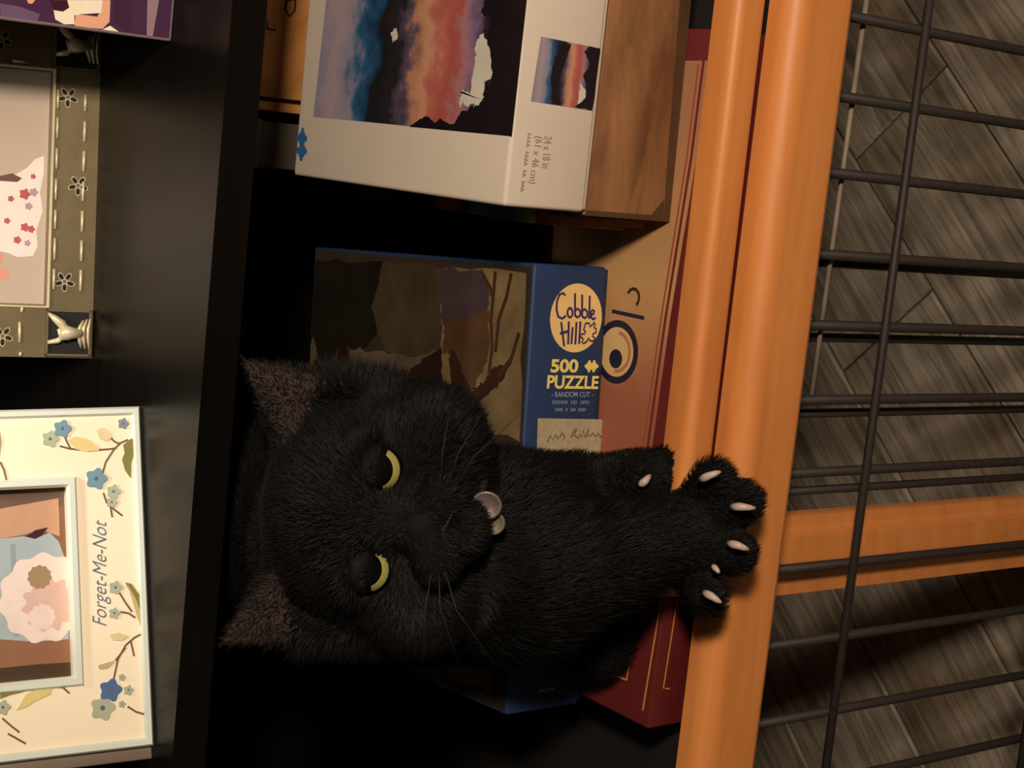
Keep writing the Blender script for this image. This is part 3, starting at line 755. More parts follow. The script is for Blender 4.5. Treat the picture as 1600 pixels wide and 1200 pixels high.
for s in a['white']:
    pr.poly(mat('paint_white', (196, 190, 178), 0.45, 0, 0.08, 60), brushed(s, 0.0007, 6, 3))
c = a['logo'][0][0]
lb = C_('logo_blue', (40, 92, 140))
piece(pr, lb, (c[0] + 0.0036, c[1] - 0.0012), 0.0054)
piece(pr, lb, (c[0] - 0.0038, c[1] - 0.0024), 0.0054)
pr.build('lid_picture', w)
a = ART['white_f']
pr = Print(box_fn('front'))
ys = [q[1] for q in a['picture'][0]]
pr.poly(painting('cave_print_small', 2, min(ys), max(ys), cave, 60, 0.12), a['picture'][0])
for s in a['black']:
    pr.poly(mat('paint_black', (24, 16, 22), 0.45), brushed(s, 0.0003, 4))
for s in a['white']:
    pr.poly(mat('paint_white', (196, 190, 178), 0.45), brushed(s, 0.0003, 4))
gtx = C_('grey_text', (146, 138, 124))
pr.text(gtx, '24 x 18 in', *a['t1'][0]); pr.text(gtx, '(61 x 46 cm)', *a['t2'][0])
q0, q1, q2 = [Vector(q) for q in a['t3'][0]]
for i in range(16):
    if i in (4, 9, 12):
        continue
    s0, s1 = q0.lerp(q1, i / 16), q0.lerp(q1, (i + 0.7) / 16)
    pr.stroke(gtx, [tuple(s0), tuple(s0 + (q2 - q0) * 0.7), tuple(s1)], 0.0004)
pr.build('side_print', w)

# --- boxes standing behind the white one
t_ = box_root('keepsake_box', 'tan_f', 'tan aged box with handwritten letters standing behind the white puzzle box', 'box')
M_TAN = wood('aged_tan', (176, 116, 58), (206, 148, 82), (22, 22, 22), rough=0.6, bump=0.06, dist=1.2)
rbox('body', (0.002, 0.002, 0), (0.20, 0.06, 0.222), M_BRN2, t_, 0.001)
rbox('cover', (0.006, -0.004, 0), (0.20, 0.002, 0.224), M_TAN, t_, 0.001)
rbox('binding_band', (-0.002, -0.0035, 0), (0.0035, 0.004, 0.223), M_TAN, t_, 0.0005)
pr = Print(lambda a_, b__, o_: (a_, -0.004 - o_, b__))
l0, l1, l2 = ART['tan_f']['letters'][0]
ink = C_('letter_ink', (52, 30, 16))
for c0, ss in ((l0, [[(0, -.006), (0, .006)], [(0, .006), (.005, .004), (.004, 0), (0, 0)]]), (l1, [[(.006, -.003), (0, -.003), (-.004, 0), (0, .004), (.005, .003)], [(.005, .004), (.007, -.004)]])):
    for s in ss:
        pr.stroke(ink, [(c0[0] + x, c0[1] + y) for x, y in s], 0.0013)
pr.build('cover_print', t_)
gb = tag(empty('slim_box', (0.086, 0.262, 0.475)), 'slim dark grey box standing upright beside the tan aged box', 'box')
rbox('body', (0.001, 0.001, 0), (0.029, 0.068, 0.205), mat('pale_card', (70, 62, 54), 0.6), gb, 0.001)
rbox('lid', (0, 0, 0.17), (0.030, 0.069, 0.208), mat('paler_card', (84, 76, 68), 0.6), gb, 0.001)

# ================================================================== PICTURE FRAMES
def frame_mtx(key):
    p = PANEL[key]
    u, v = Vector(p['u']), Vector(p['v'])
    n_ = u.cross(v)
    mm = Matrix((u, v, n_)).transposed().to_4x4()
    mm.translation = Vector(p['O'])
    return mm
flat = lambda a_, b__, o_: (a_, b__, o_)
def bordered(name, W, H, op, z0, z1, m_, parent, bev=0.0):
    """a flat board with a rectangular opening"""
    x0, y0, x1, y1 = op
    vs_ = []
    for z in (z0, z1):
        vs_ += [(0, 0, z), (W, 0, z), (W, H, z), (0, H, z), (x0, y0, z), (x1, y0, z), (x1, y1, z), (x0, y1, z)]
    fs = []
    for i in range(4):
        j = (i + 1) % 4
        fs.append((8 + i, 8 + j, 12 + j, 12 + i))
        fs.append((j, i, 4 + i, 4 + j))
        fs.append((i, j, 8 + j, 8 + i))
        fs.append((4 + j, 4 + i, 12 + i, 12 + j))
    return link(name, vs_, fs, m_, parent)
def rim(name, x0, y0, x1, y1, wd, z0, z1, m_, parent):
    """raised moulding round a rectangle, sloping to its edges"""
    vs_, fs = [], []
    for (dx, z) in ((0, z0), (wd * 0.25, z1), (wd * 0.75, z1), (wd, z0)):
        vs_ += [(x0 + dx, y0 + dx, z), (x1 - dx, y0 + dx, z), (x1 - dx, y1 - dx, z), (x0 + dx, y1 - dx, z)]
    for k in range(3):
        for i in range(4):
            j = (i + 1) % 4
            fs.append((4 * k + i, 4 * k + j, 4 * k + 4 + j, 4 * k + 4 + i))
    return link(name, vs_, fs, m_, parent)
def easel(parent, W, H, m_, lean):
    # prop behind the frame: a strut from two thirds up down to the shelf
    y = H * 0.55
    zt = -0.012
    t = math.tan(math.radians(lean))
    foot_z = -0.07
    foot_y = 0.0 + (-foot_z) * 0.0
    pts = [(W / 2 - 0.02, y, zt), (W / 2 + 0.02, y, zt), (W / 2 + 0.02, 0.0 - foot_z * t * -1.0, foot_z), (W / 2 - 0.02, 0.0 - foot_z * t * -1.0, foot_z)]
    vs_ = pts + [(x, yy, z - 0.002) for x, yy, z in pts]
    fs = [(0, 1, 2, 3), (7, 6, 5, 4), (0, 4, 5, 1), (1, 5, 6, 2), (2, 6, 7, 3), (3, 7, 4, 0)]
    return link('easel_back', vs_, fs, m_, parent)

# --- cream frame painted with forget-me-nots
FW, FH = 0.1858, 0.236
fl = tag(empty('picture_frame', mtx=frame_mtx('floral')), 'cream picture frame painted with blue flowers on the dark shelf', 'picture frame')
a = ART['floral']
op = a['opening'][0]
ox0, ox1 = 0.5 * (op[2][0] + op[3][0]), 0.5 * (op[0][0] + op[1][0])
ox0, ox1 = op[2][0], op[1][0]
oy0 = 0.5 * (op[1][1] + op[2][1])
oy1 = FH - oy0
M_CRM = mat('cream_glaze', (250, 238, 212), 0.4, 0, 0.02, 14, coat=0.1)
M_MINT = mat('mint_glaze', (218, 228, 220), 0.35, 0, 0.02, 14, coat=0.2)
bordered('frame_board', FW, FH, (ox0, oy0, ox1, oy1), -0.012, 0.0, M_CRM, fl)
rbox('backing', (0.002, 0.002, -0.0145), (FW - 0.002, FH - 0.002, -0.0121), mat('frame_back', (96, 84, 74), 0.8), fl, 0)
rim('outer_rim', 0, 0, FW, FH, 0.0048, 0.0, 0.0022, M_MINT, fl)
rim('inner_rim', ox0 - 0.0052, oy0 - 0.0052, ox1 + 0.0052, oy1 + 0.0052, 0.0056, 0.0, 0.0026, M_MINT, fl)
rbox('frame_edge', (-0.0075, 0.0, -0.012), (-0.0002, FH, -0.003), mat('taupe_edge', (122, 108, 96), 0.6), fl, 0.001)
easel(fl, FW, FH, mat('frame_back', (96, 84, 74), 0.8), 12)
FC = dict(blue=(110, 150, 172), deepblue=(78, 108, 158), sage=(172, 182, 158), greyblue=(132, 140, 160), olive=(128, 124, 60), yellow=(222, 204, 140), pale=(222, 206, 164), tan=(196, 178, 128))
def flower(pr, m_, c, r, ph=0.3):
    pr.disc(m_, c, r, n=40, fn=lambda t: 0.90 + 0.14 * math.cos(5 * (t + ph)))
lay = 0
for s in a['stem']:
    pr = Print(flat); lay += 1; pr.k = lay
    pr.stroke(C_('stem_brown', (112, 88, 64)), s, 0.0010)
    pr.build('painted_stem', fl)
for key in a:
    if key.startswith('leaf_'):
        for s in a[key]:
            pr = Print(flat); lay += 1; pr.k = lay
            pr.poly(C_(key, FC[key[5:]]), s)
            pr.build('painted_leaf', fl)
for key in ('fl_sage', 'fl_greyblue', 'fl_blue', 'fl_deepblue'):
    for c, q in a[key]:
        r = dist2(c, q)
        pr = Print(flat); lay += 1; pr.k = lay
        flower(pr, C_(key, FC[key[3:]]), c, r)
        pr.disc(C_(key + '_eye', (92, 100, 108)), c, r * 0.2, n=10)
        pr.build('painted_flower', fl)
pr = Print(flat)
t0, t1 = a['text'][0]
pr.build('painted_flowers', fl)
pr = Print(flat)
pr.text(C_('slate_text', (96, 108, 134)), 'Forget-Me-Not', t0, t1, (t0[0], t0[1] + 0.0075), bold=-0.004, shear=0.45)
pr.build('painted_lettering', fl)
pr = Print(lambda a_, b__, o_: (min(max(a_, ox0), ox1), min(max(b__, oy0), oy1), -0.0085 + o_))
pr.poly(C_('photo_brown', (120, 84, 62)), [(ox0, oy0), (ox1, oy0), (ox1, oy1), (ox0, oy1)])
PHC = dict(dark=(104, 84, 72), skin=(188, 148, 122), hair=(58, 36, 44), dress=(160, 174, 182), dressfold=(138, 154, 166), skin2=(140, 100, 78), dark2=(70, 56, 42))
top = oy1
for key in ('dark', 'skin', 'skin2', 'dark2', 'dress', 'dressfold', 'hair'):
    for s in a['ph_' + key]:
        pr.poly(C_('photo_' + key, PHC[key], 0.3), s)
# the upper half of the picture, above what the photograph shows
hx = 0.5 * (ox0 + ox1)
pr.poly(C_('photo_dress', PHC['dress']), [(hx - 0.03, oy0 + 0.055), (hx + 0.03, oy0 + 0.055), (hx + 0.022, oy0 + 0.085), (hx - 0.022, oy0 + 0.085)])
pr.disc(C_('photo_skin', PHC['skin']), (hx, oy0 + 0.105), 0.019, 0.023)
pr.disc(C_('photo_hair', PHC['hair']), (hx, oy0 + 0.122), 0.020, 0.012)
for key, col, wob in (('lace', (222, 206, 200), 0.05), ('pink', (206, 172, 164), 0.12), ('pink2', (222, 202, 196), 0.06), ('gold', (148, 126, 92), 0.06)):
    c, q = a[key][0]
    pr.disc(C_('bouquet_' + key, col), c, dist2(c, q), n=60, fn=lambda t: 1 + wob * math.cos(11 * t))
pr.build('photo', fl)

# --- pewter frame with pierced flowers
SW, SH = PANEL_W['silver'], 0.224
si = tag(empty('picture_frame', mtx=frame_mtx('silver')), 'pewter picture frame with pierced flowers and angel corners at the back', 'picture frame')
a = ART['silver']
op = a['opening'][0]
sx0, sx1, sy0 = op[2][0], op[1][0], 0.5 * (op[1][1] + op[2][1])
sy1 = SH - sy0
M_PEW = mat('pewter', (122, 110, 84), 0.42, 0.55, 0.12, 50, bump=0.15)
M_PEWL = mat('bright_pewter', (206, 194, 162), 0.4, 0.25, 0.10, 60)
M_PIT = mat('pierced_dark', (18, 16, 18), 0.7)
bordered('frame_board', SW, SH, (sx0, sy0, sx1, sy1), -0.010, 0.0, M_PEW, si)
rbox('backing', (0.002, 0.002, -0.0125), (SW - 0.002, SH - 0.002, -0.0101), M_PIT, si, 0)
rim('inner_rim', sx0 - 0.0022, sy0 - 0.0022, sx1 + 0.0022, sy1 + 0.0022, 0.0017, 0.0, 0.0014, M_PEWL, si)
easel(si, SW, SH, M_PIT, 12)
pr = Print(flat)
def pierced(c, r):
    pr = Print(flat)
    for i in range(5):
        t = math.radians(90 + 72 * i + 90)
        cc = (c[0] + r * 0.62 * math.cos(t), c[1] + r * 0.62 * math.sin(t))
        for m_, k in ((M_PEWL, 1.28), (M_PIT, 1.0)):
            pts = []
            for j in range(14):
                q = 2 * math.pi * j / 14
                x, y = r * 0.36 * k * math.cos(q), r * 0.22 * k * math.sin(q)
                pts.append((cc[0] + x * math.cos(t) - y * math.sin(t), cc[1] + x * math.sin(t) + y * math.cos(t)))
            pr.poly(m_, pts)
    pr.build('pierced_flower', si)
fls = [(c, dist2(c, q)) for c, q in a['flower']]
R0 = 0.0056
for c, r in fls:
    pierced(c, R0)
for c, r in fls[:3]:
    pierced((c[0], SH - c[1]), R0)
for k in range(1, 4):
    for x in (sx0 * 0.45, SW - sx0 * 0.45):
        pierced((x, sy0 + 0.005 + (k) * 0.036), R0)
for d0, d1 in a['dash']:
    dd = (Vector(d1) - Vector(d0))
    tube('raised_dash', [Vector(d0 + [0.0002]), Vector(d1 + [0.0002])], 0.0009, M_PEWL, si, n=6)
def corner_tile(x0, y0, x1, y1):
    t = rbox('corner_tile', (x0, y0, 0.0001), (x1, y1, 0.0010), M_PIT, si, 0)
    e = 0.0014
    for lo, hi in (((x0, y0), (x1, y0 + e)), ((x0, y1 - e), (x1, y1)), ((x0, y0), (x0 + e, y1)), ((x1 - e, y0), (x1, y1))):
        rbox('tile_edge', (lo[0], lo[1], 0.0009), (hi[0], hi[1], 0.0022), M_PEW, t, 0)
    cx, cy, s = 0.5 * (x0 + x1), 0.5 * (y0 + y1), 0.5 * (x1 - x0)
    # small cast angel: head, gown and two swept wings
    for nm, pts, rr in (('angel_body', [(0, -.55, .003), (0, -.15, .0045), (.02, .22, .005), (0, .42, .003)], [.16, .26, .34, .12]),
                        ('angel_wing', [(.12, .10, .003), (.40, .34, .0035), (.62, .62, .003), (.82, .86, .002)], [.16, .20, .15, .05]),
                        ('angel_wing', [(-.10, .16, .003), (-.34, .46, .0032), (-.42, .86, .002)], [.12, .13, .08]),
                        ('angel_hair', [(-.30, -.02, .003), (-.22, .34, .005), (.12, .46, .005), (.32, .20, .004)], [.05, .08, .08, .05]),
                        ('angel_skirt', [(-.62, -.55, .0022), (-.2, -.42, .0035), (.2, -.42, .0035), (.55, -.60, .0022)], [.05, .09, .09, .05]),
                        ('angel_skirt', [(-.66, -.72, .0022), (-.2, -.60, .0035), (.2, -.60, .0035), (.60, -.76, .0022)], [.05, .09, .09, .05]),
                        ('angel_skirt', [(-.66, -.88, .0022), (-.2, -.80, .003), (.2, -.80, .003), (.62, -.90, .0022)], [.05, .08, .08, .05])):
        tube(nm, [(cx + x * s, cy + y * s, z) for x, y, z in pts], 0, M_PEWL, t, n=10, radii=[q * s for q in rr])
cl, cr = a['corner_l'][0], a['corner_r'][0]
lx0, lx1 = 0.001, max(q[0] for q in cl)
ly1 = 0.5 * (cl[0][1] + cl[3][1])
corner_tile(lx0, 0.001, lx1 - 0.001, ly1 - 0.001)
corner_tile(SW - lx1 + 0.001, 0.001, SW - 0.001, ly1 - 0.001)
corner_tile(lx0, SH - ly1 + 0.001, lx1 - 0.001, SH - 0.001)
corner_tile(SW - lx1 + 0.001, SH - ly1 + 0.001, SW - 0.001, SH - 0.001)
pr = Print(lambda a_, b__, o_: (min(max(a_, sx0), sx1), min(max(b__, sy0), sy1), -0.007 + o_))
pr.poly(painting('photo_beige', 1, sy0, sy1, [(0.0, (184, 168, 152)), (1.0, (168, 152, 138))], 20, 0.1, 0.35), [(sx0, sy0), (sx1, sy0), (sx1, sy1), (sx0, sy1)])
for key, col in (('dress', (226, 214, 208)), ('hem', (104, 76, 66)), ('skin', (206, 146, 128))):
    for s in a['ph_' + key]:
        pr.poly(C_('baby_' + key, col, 0.35), s)
for i, (c, q) in enumerate(a['spot']):
    flower(pr, C_('spot_red' if i % 3 != 1 else 'spot_mauve', (176, 84, 84) if i % 3 != 1 else (168, 140, 158)), c, dist2(c, q))
mx_, my_ = 0.5 * (sx0 + sx1), sy0 + 0.085
pr.disc(C_('baby_dress', (226, 214, 208)), (mx_, my_ - 0.02), 0.030, 0.024)
pr.disc(C_('baby_skin', (206, 146, 128)), (mx_, my_ + 0.016), 0.019, 0.021)
pr.build('photo', si)

# --- purple print in clear acrylic, at the right
UW, UH = 0.15, 0.20
pu = tag(empty('photo_block', mtx=frame_mtx('purple')), 'purple toned photo in a frameless clear block beside the pewter frame', 'photo')
rbox('block', (0, 0, -0.012), (UW, UH, 0), mat('acrylic_edge', (150, 132, 138), 0.2, 0, 0.03, 20, coat=0.5), pu, 0.0012)
a = ART['purple']
pr = Print(lambda a_, b__, o_: (min(max(a_, 0.0015), UW - 0.0015), min(max(b__, 0.0015), UH - 0.0015), o_))
pr.poly(mat('photo_purple', (74, 44, 78), 0.3, 0, 0.25, 30), [(0, 0), (UW, 0), (UW, UH), (0, UH)])
PUC = dict(cream=(252, 240, 216), skin=(234, 176, 148), hair=(62, 28, 40), lace=(150, 124, 132), mauve=(110, 86, 118), mid=(66, 40, 62))
for key in ('mid', 'mauve', 'skin', 'cream', 'hair', 'lace'):
    for s in a['ph_' + key]:
        pr.poly(C_('purple_' + key, PUC[key], 0.3), s)
pr.poly(C_('purple_cream', PUC['cream']), [(0.02, 0.045), (0.09, 0.045), (0.08, 0.115), (0.04, 0.115)])
pr.disc(C_('purple_skin', PUC['skin']), (0.06, 0.135), 0.018, 0.023)
pr.disc(C_('purple_hair', PUC['hair']), (0.06, 0.152), 0.020, 0.014)
pr.build('photo_print', pu)

# ================================================================== CAT
HM = np.array(CAT['mid']); HR_ = np.array(CAT['hr']); HU_ = np.array(CAT['hu']); HF_ = np.array(CAT['hf'])
def HL(r, u, f):
    """head coordinates in centimetres (right, up, towards the viewer) to world"""
    return HM + (HR_ * r + HU_ * u + HF_ * f) * 0.01
HB = np.stack([HR_, HU_, HF_])
prims = []          # (group, kind, data, smooth k)
def cone(a_, b__, ra, rb, k=0.012, grp=0):
    prims.append(('cone', np.array(a_, float), np.array(b__, float), ra, rb, k, grp))
def ell(c, rad, k=0.012, grp=0, sub=False):
    prims.append(('ell', np.array(c, float), np.array(rad, float), None, None, k, 'sub' if sub else grp))
# body
sh, hip = np.array((-0.105, 0.110, 0.640)), np.array((-0.135, 0.350, 0.642))
cone(sh, hip, 0.058, 0.062, 0.02)
cone(HL(0, -0.5, -5.0), sh, 0.045, 0.056, 0.02)
for c, r in zip(CAT['chest'], (0.038, 0.033, 0.047)):
    cone(c, np.array(c) + 1e-4, r, r, 0.02)
cone(CAT['chest'][2], sh, 0.045, 0.055, 0.02)
# the reaching fore leg
A1 = CAT['arm1']
cone(A1[0], A1[1], 0.034, 0.0240, 0.014); cone(A1[1], A1[2], 0.0240, 0.0205, 0.010); cone(A1[2], CAT['paw1'], 0.0205, 0.0225, 0.008)
# the other fore leg, resting on the box
A2 = CAT['arm2']
cone(A2[0], A2[1], 0.029, 0.0180, 0.012); cone(A2[1], A2[2], 0.0180, 0.0145, 0.008); cone(A2[2], CAT['paw2'], 0.0150, 0.0155, 0.006)
# hind foot showing at the left
cone(CAT['hind'][0], CAT['hind'][1], 0.0100, 0.0125, 0.010); cone(CAT['hind'][1], np.array(CAT['chest'][0]) + np.array((0.0, 0, 0)), 0.0125, 0.026, 0.014)
# head
ell(HL(0, 0.9, -4.6), (5.3, 4.9, 5.0), 0.012)
ell(HL(0, 2.6, -4.2), (4.2, 3.6, 4.0), 0.015)
for s in (-1, 1):
    ell(HL(s * 3.5, -1.7, -3.2), (2.9, 2.6, 2.6), 0.014)
    ell(HL(s * 1.15, -2.65, 0.35), (1.45, 1.15, 1.25), 0.006)
    ell(HL(s * 2.45, 1.45, -0.85), (1.7, 0.75, 0.95), 0.008)          # brow
    # ear: flattened cone
cone(HL(0, 2.6, -1.6), HL(0, -1.5, 0.7), 0.016, 0.0085, 0.010)          # bridge of the nose
ell(HL(0, -3.9, -0.3), (1.35, 0.95, 1.15), 0.006)                          # chin
ell(HL(0, -1.75, 0.95), (0.75, 0.55, 0.7), 0.004)                           # nose tip
EARS = [((3.3, 2.4, -4.2), (6.8, 8.05, -3.6)), ((-3.4, 2.2, -4.2), (-7.2, 7.55, -3.6))]
for b__, t in EARS:
    prims.append(('ear', np.array(b__), np.array(t), 4.0, 0.25, 0.010, 0))
for s in (-1, 1):
    ell(HL(s * 2.48, 0.45, 0.35), (1.15, 0.85, 0.9), 0.004, sub=True)      # eye sockets
# toes
for (b__, t), r in zip(CAT['toes'], (0.0100, 0.0114, 0.0112, 0.0100)):
    cone(b__, t, r * 0.95, r, 0.005, 1)
p2 = np.array(CAT['paw2'])
for dx in (-0.012, -0.004, 0.004, 0.012):
    cone(p2 + np.array((dx, -0.004, -0.006)), p2 + np.array((dx * 1.1, -0.009, -0.0075)), 0.0062, 0.0062, 0.003, 1)

def sdf_cone(P, a_, b__, ra, rb):
    ab = b__ - a_
    h = np.clip(((P - a_) @ ab) / max(ab @ ab, 1e-12), 0, 1)
    d = P - a_ - h[..., None] * ab
    return np.sqrt((d * d).sum(-1)) - (ra + (rb - ra) * h)
def sdf_ell(P, c, rad):
    q = ((P - c) @ HB.T) * 100.0
    k0 = np.sqrt(((q / rad) ** 2).sum(-1))
    k1 = np.sqrt(((q / rad ** 2) ** 2).sum(-1)) + 1e-9
    return k0 * (k0 - 1) / k1 * 0.01
def sdf_ear(P, b__, t, rb, rt):
    q = ((P - HM) @ HB.T) * 100.0
    sc = np.array((1, 1, 2.6))
    q2, b2, t2 = q * sc, b__ * sc, t * sc
    ab = t2 - b2
    h = np.clip(((q2 - b2) @ ab) / (ab @ ab), 0, 1)
    d = q2 - b2 - h[..., None] * ab
    out = np.sqrt((d * d).sum(-1)) - (rb + (rt - rb) * h)
    off = np.array((0, 0, 1.7))
    d = q2 - (b2 + off * sc * 0.62) - h[..., None] * ab
    inn = np.sqrt((d * d).sum(-1)) - (rb * 0.80 + (rt - rb * 0.80) * h)
    dd = np.maximum(out, -inn)
    return dd * 0.01 * 0.55
def field(lo, hi, hstep):
    nx = [int(math.ceil((hi[i] - lo[i]) / hstep)) + 1 for i in range(3)]
    ax = [lo[i] + hstep * np.arange(nx[i]) for i in range(3)]
    F = np.full(nx, 0.03, np.float64)
    for p in prims:
        kind, a_, b__, ra, rb, k, grp = p
        if kind == 'cone':
            r = max(ra, rb); mn, mx = np.minimum(a_, b__) - r, np.maximum(a_, b__) + r
        elif kind == 'ell':
            r = b__.max() * 0.01; mn, mx = a_ - r, a_ + r
        else:
            wa, wb = HL(*a_), HL(*b__); mn, mx = np.minimum(wa, wb) - 0.03, np.maximum(wa, wb) + 0.03
        pad = 0.022
        i0 = [max(0, int((mn[i] - pad - lo[i]) / hstep)) for i in range(3)]
        i1 = [min(nx[i], int((mx[i] + pad - lo[i]) / hstep) + 2) for i in range(3)]
        if any(i1[i] <= i0[i] for i in range(3)):
            continue
        sl = tuple(slice(i0[i], i1[i]) for i in range(3))
        P = np.stack(np.meshgrid(*[ax[i][sl[i]] for i in range(3)], indexing='ij'), -1)
        d = sdf_cone(P, a_, b__, ra, rb) if kind == 'cone' else sdf_ell(P, a_, b__) if kind == 'ell' else sdf_ear(P, a_, b__, ra, rb)
        f = F[sl]
        if grp == 'sub':
            d = -d
            h = np.maximum(k - np.abs(f - d), 0) / k
            F[sl] = np.maximum(f, d) + h * h * k * 0.25
        else:
            h = np.maximum(k - np.abs(f - d), 0) / k
            F[sl] = np.minimum(f, d) - h * h * k * 0.25
    return F, ax
def surface_nets(F, lo, h):
    S = F < 0
    nx, ny, nz = F.shape
    cnt = np.zeros((nx - 1, ny - 1, nz - 1), np.int8)
    corners = [(i, j, k) for i in (0, 1) for j in (0, 1) for k in (0, 1)]
    for i, j, k in corners:
        cnt += S[i:nx - 1 + i, j:ny - 1 + j, k:nz - 1 + k]
    act = (cnt > 0) & (cnt < 8)
    idx = np.full(act.shape, -1, np.int64)
    cells = np.argwhere(act)
    idx[act] = np.arange(len(cells))
    acc = np.zeros((len(cells), 3)); num = np.zeros(len(cells))
    for a_ in corners:
        for d in range(3):
            if a_[d] == 1:
                continue
            b__ = list(a_); b__[d] = 1
            fa = F[tuple((cells + a_).T)]; fb = F[tuple((cells + b__).T)]
            cr = (fa < 0) != (fb < 0)
            t = np.where(cr, fa / np.where(cr, fa - fb, 1), 0)
            pt = np.array(a_, float)[None] + 0
            pt = np.repeat(pt, len(cells), 0); pt[:, d] += t
            acc[cr] += pt[cr]; num[cr] += 1
    V = np.array(lo) + h * (cells + acc / num[:, None])
    quads = []
    for d in range(3):
        u, v = (d + 1) % 3, (d + 2) % 3
        sl0 = [slice(None)] * 3; sl1 = [slice(None)] * 3
        sl0[d] = slice(0, F.shape[d] - 1); sl1[d] = slice(1, None)
        A_, B_ = S[tuple(sl0)], S[tuple(sl1)]
        e = np.argwhere(A_ != B_)
        ok = (e[:, u] > 0) & (e[:, v] > 0) & (e[:, u] < F.shape[u] - 1) & (e[:, v] < F.shape[v] - 1)
        e = e[ok]
        c = []
        for du, dv in ((-1, -1), (0, -1), (0, 0), (-1, 0)):
            q = e.copy(); q[:, u] += du; q[:, v] += dv
            c.append(idx[tuple(q.T)])
        q = np.stack(c, 1)
        flip = ~A_[tuple(e.T)]
        q[flip] = q[flip][:, ::-1]
        quads.append(q)
    return V, np.concatenate(quads)
HST = 0.0022
lo = np.array((-0.235, -0.175, 0.505)); hi = np.array((0.03, 0.425, 0.775))
F, ax = field(lo, hi, HST)
# the coat rests against the boxes instead of sinking into them
GX, GY, GZ = np.meshgrid(*ax, indexing='ij')
for key, dim in (('blue_f', (0.2545, 0.232, 0.0555)), ('game_f', (0.385, 0.262, 0.040))):
    p = PANEL[key]
    lx = (GX - p['O'][0]) * p['u'][0] + (GY - p['O'][1]) * p['u'][1]
    ly = -(GX - p['O'][0]) * p['u'][1] + (GY - p['O'][1]) * p['u'][0]
    lz = GZ - p['O'][2]
    bd = np.maximum.reduce([-lx, lx - dim[0], -ly, ly - dim[1], -lz, lz - dim[2]])
    F = np.maximum(F, 0.0012 - bd)
V, Q = surface_nets(F, lo, HST)
# gradient normals
ijk = np.clip(((V - lo) / HST), 1, np.array(F.shape) - 2)
def samp(p):
    i = np.floor(p).astype(int); i = np.minimum(i, np.array(F.shape) - 2); t = p - i
    r = 0
    for a_ in (0, 1):
        for b__ in (0, 1):
            for c in (0, 1):
                wgt = (t[:, 0] if a_ else 1 - t[:, 0]) * (t[:, 1] if b__ else 1 - t[:, 1]) * (t[:, 2] if c else 1 - t[:, 2])
                r = r + wgt * F[i[:, 0] + a_, i[:, 1] + b__, i[:, 2] + c]
    return r
N = np.stack([samp(np.clip(ijk + e, 0, np.array(F.shape) - 1.001)) - samp(np.clip(ijk - e, 0, np.array(F.shape) - 1.001)) for e in np.eye(3)], 1)
N /= np.linalg.norm(N, axis=1)[:, None] + 1e-9

cat_pos = (-0.12, 0.20, 0.5705)
cat = tag(empty('cat', cat_pos), 'black cat with yellow green eyes reaching a spread paw over the wooden rail', 'cat')
cinv = Matrix.Translation((-cat_pos[0], -cat_pos[1], -cat_pos[2]))
me = bpy.data.meshes.new('body')
me.from_pydata(V.tolist(), [], Q.tolist())
me.polygons.foreach_set('use_smooth', [True] * len(me.polygons))
hl = ((V - HM) @ HB.T) * 100.0                # head coordinates of every vertex, cm
pink = np.zeros(len(V))
for b__, t in EARS:
    b__, t = np.array(b__), np.array(t)
    ab = t - b__
    h = np.clip(((hl - b__) @ ab) / (ab @ ab), -0.2, 1.1)
    d = np.linalg.norm((hl - b__ - h[:, None] * ab)[:, :2], axis=1)
    nf = N @ HF_
    pink = np.maximum(pink, ((h > 0.05) & (h < 1.0) & (d < 3.0 - 2.5 * h) & (h > 0.35) & (nf > 0.25) & (hl[:, 2] > -5)).astype(float))
nose = np.exp(-(((hl[:, 0]) / 0.55) ** 2 + ((hl[:, 1] + 1.75) / 0.4) ** 2 + ((hl[:, 2] - 1.5) / 0.7) ** 4))
at = me.attributes.new('skin_tone', 'FLOAT', 'POINT')
at.data.foreach_set('value', np.clip(pink, 0, 1).astype(np.float32))
at = me.attributes.new('nose_tone', 'FLOAT', 'POINT')
at.data.foreach_set('value', nose.astype(np.float32))
mt = mat('cat_coat', (14, 12, 11), 0.8, 0, 0.25, 60, spec=0.15)
nt = mt.node_tree
bs = nt.nodes['Principled BSDF']
src = bs.inputs['Base Color'].links[0].from_socket
for nm, rgb in (('skin_tone', (52, 40, 40)), ('nose_tone', (14, 11, 11))):
    an = nt.nodes.new('ShaderNodeAttribute'); an.attribute_name = nm
    mx = nt.nodes.new('ShaderNodeMix'); mx.data_type = 'RGBA'
    nt.links.new(an.outputs['Fac'], mx.inputs['Factor']); nt.links.new(src, mx.inputs['A']); mx.inputs['B'].default_value = lin(rgb)
    src = mx.outputs['Result']
nt.links.new(src, bs.inputs['Base Color'])
me.materials.append(mt)
body = bpy.data.objects.new('body', me)
COL.objects.link(body)
under(body, cat, cinv)

# fur: short tapering hairs rooted on the body surface
rs = np.random.RandomState(7)
tri = np.concatenate([Q[:, [0, 1, 2]], Q[:, [0, 2, 3]]])
ar = 0.5 * np.linalg.norm(np.cross(V[tri[:, 1]] - V[tri[:, 0]], V[tri[:, 2]] - V[tri[:, 0]]), axis=1)
mid_ = V[tri].mean(1)
wgt = ar * np.where(mid_[:, 1] > 0.16, 0.35, 1.0)
NF = 190000
pick = rs.choice(len(tri), NF, p=wgt / wgt.sum())
u_, v_ = rs.rand(NF), rs.rand(NF)
fl_ = u_ + v_ > 1
u_[fl_], v_[fl_] = 1 - u_[fl_], 1 - v_[fl_]
tp = tri[pick]
mixv = lambda X_: X_[tp[:, 0]] * (1 - u_ - v_)[:, None] + X_[tp[:, 1]] * u_[:, None] + X_[tp[:, 2]] * v_[:, None]
Pf, Nf = mixv(V), mixv(N)
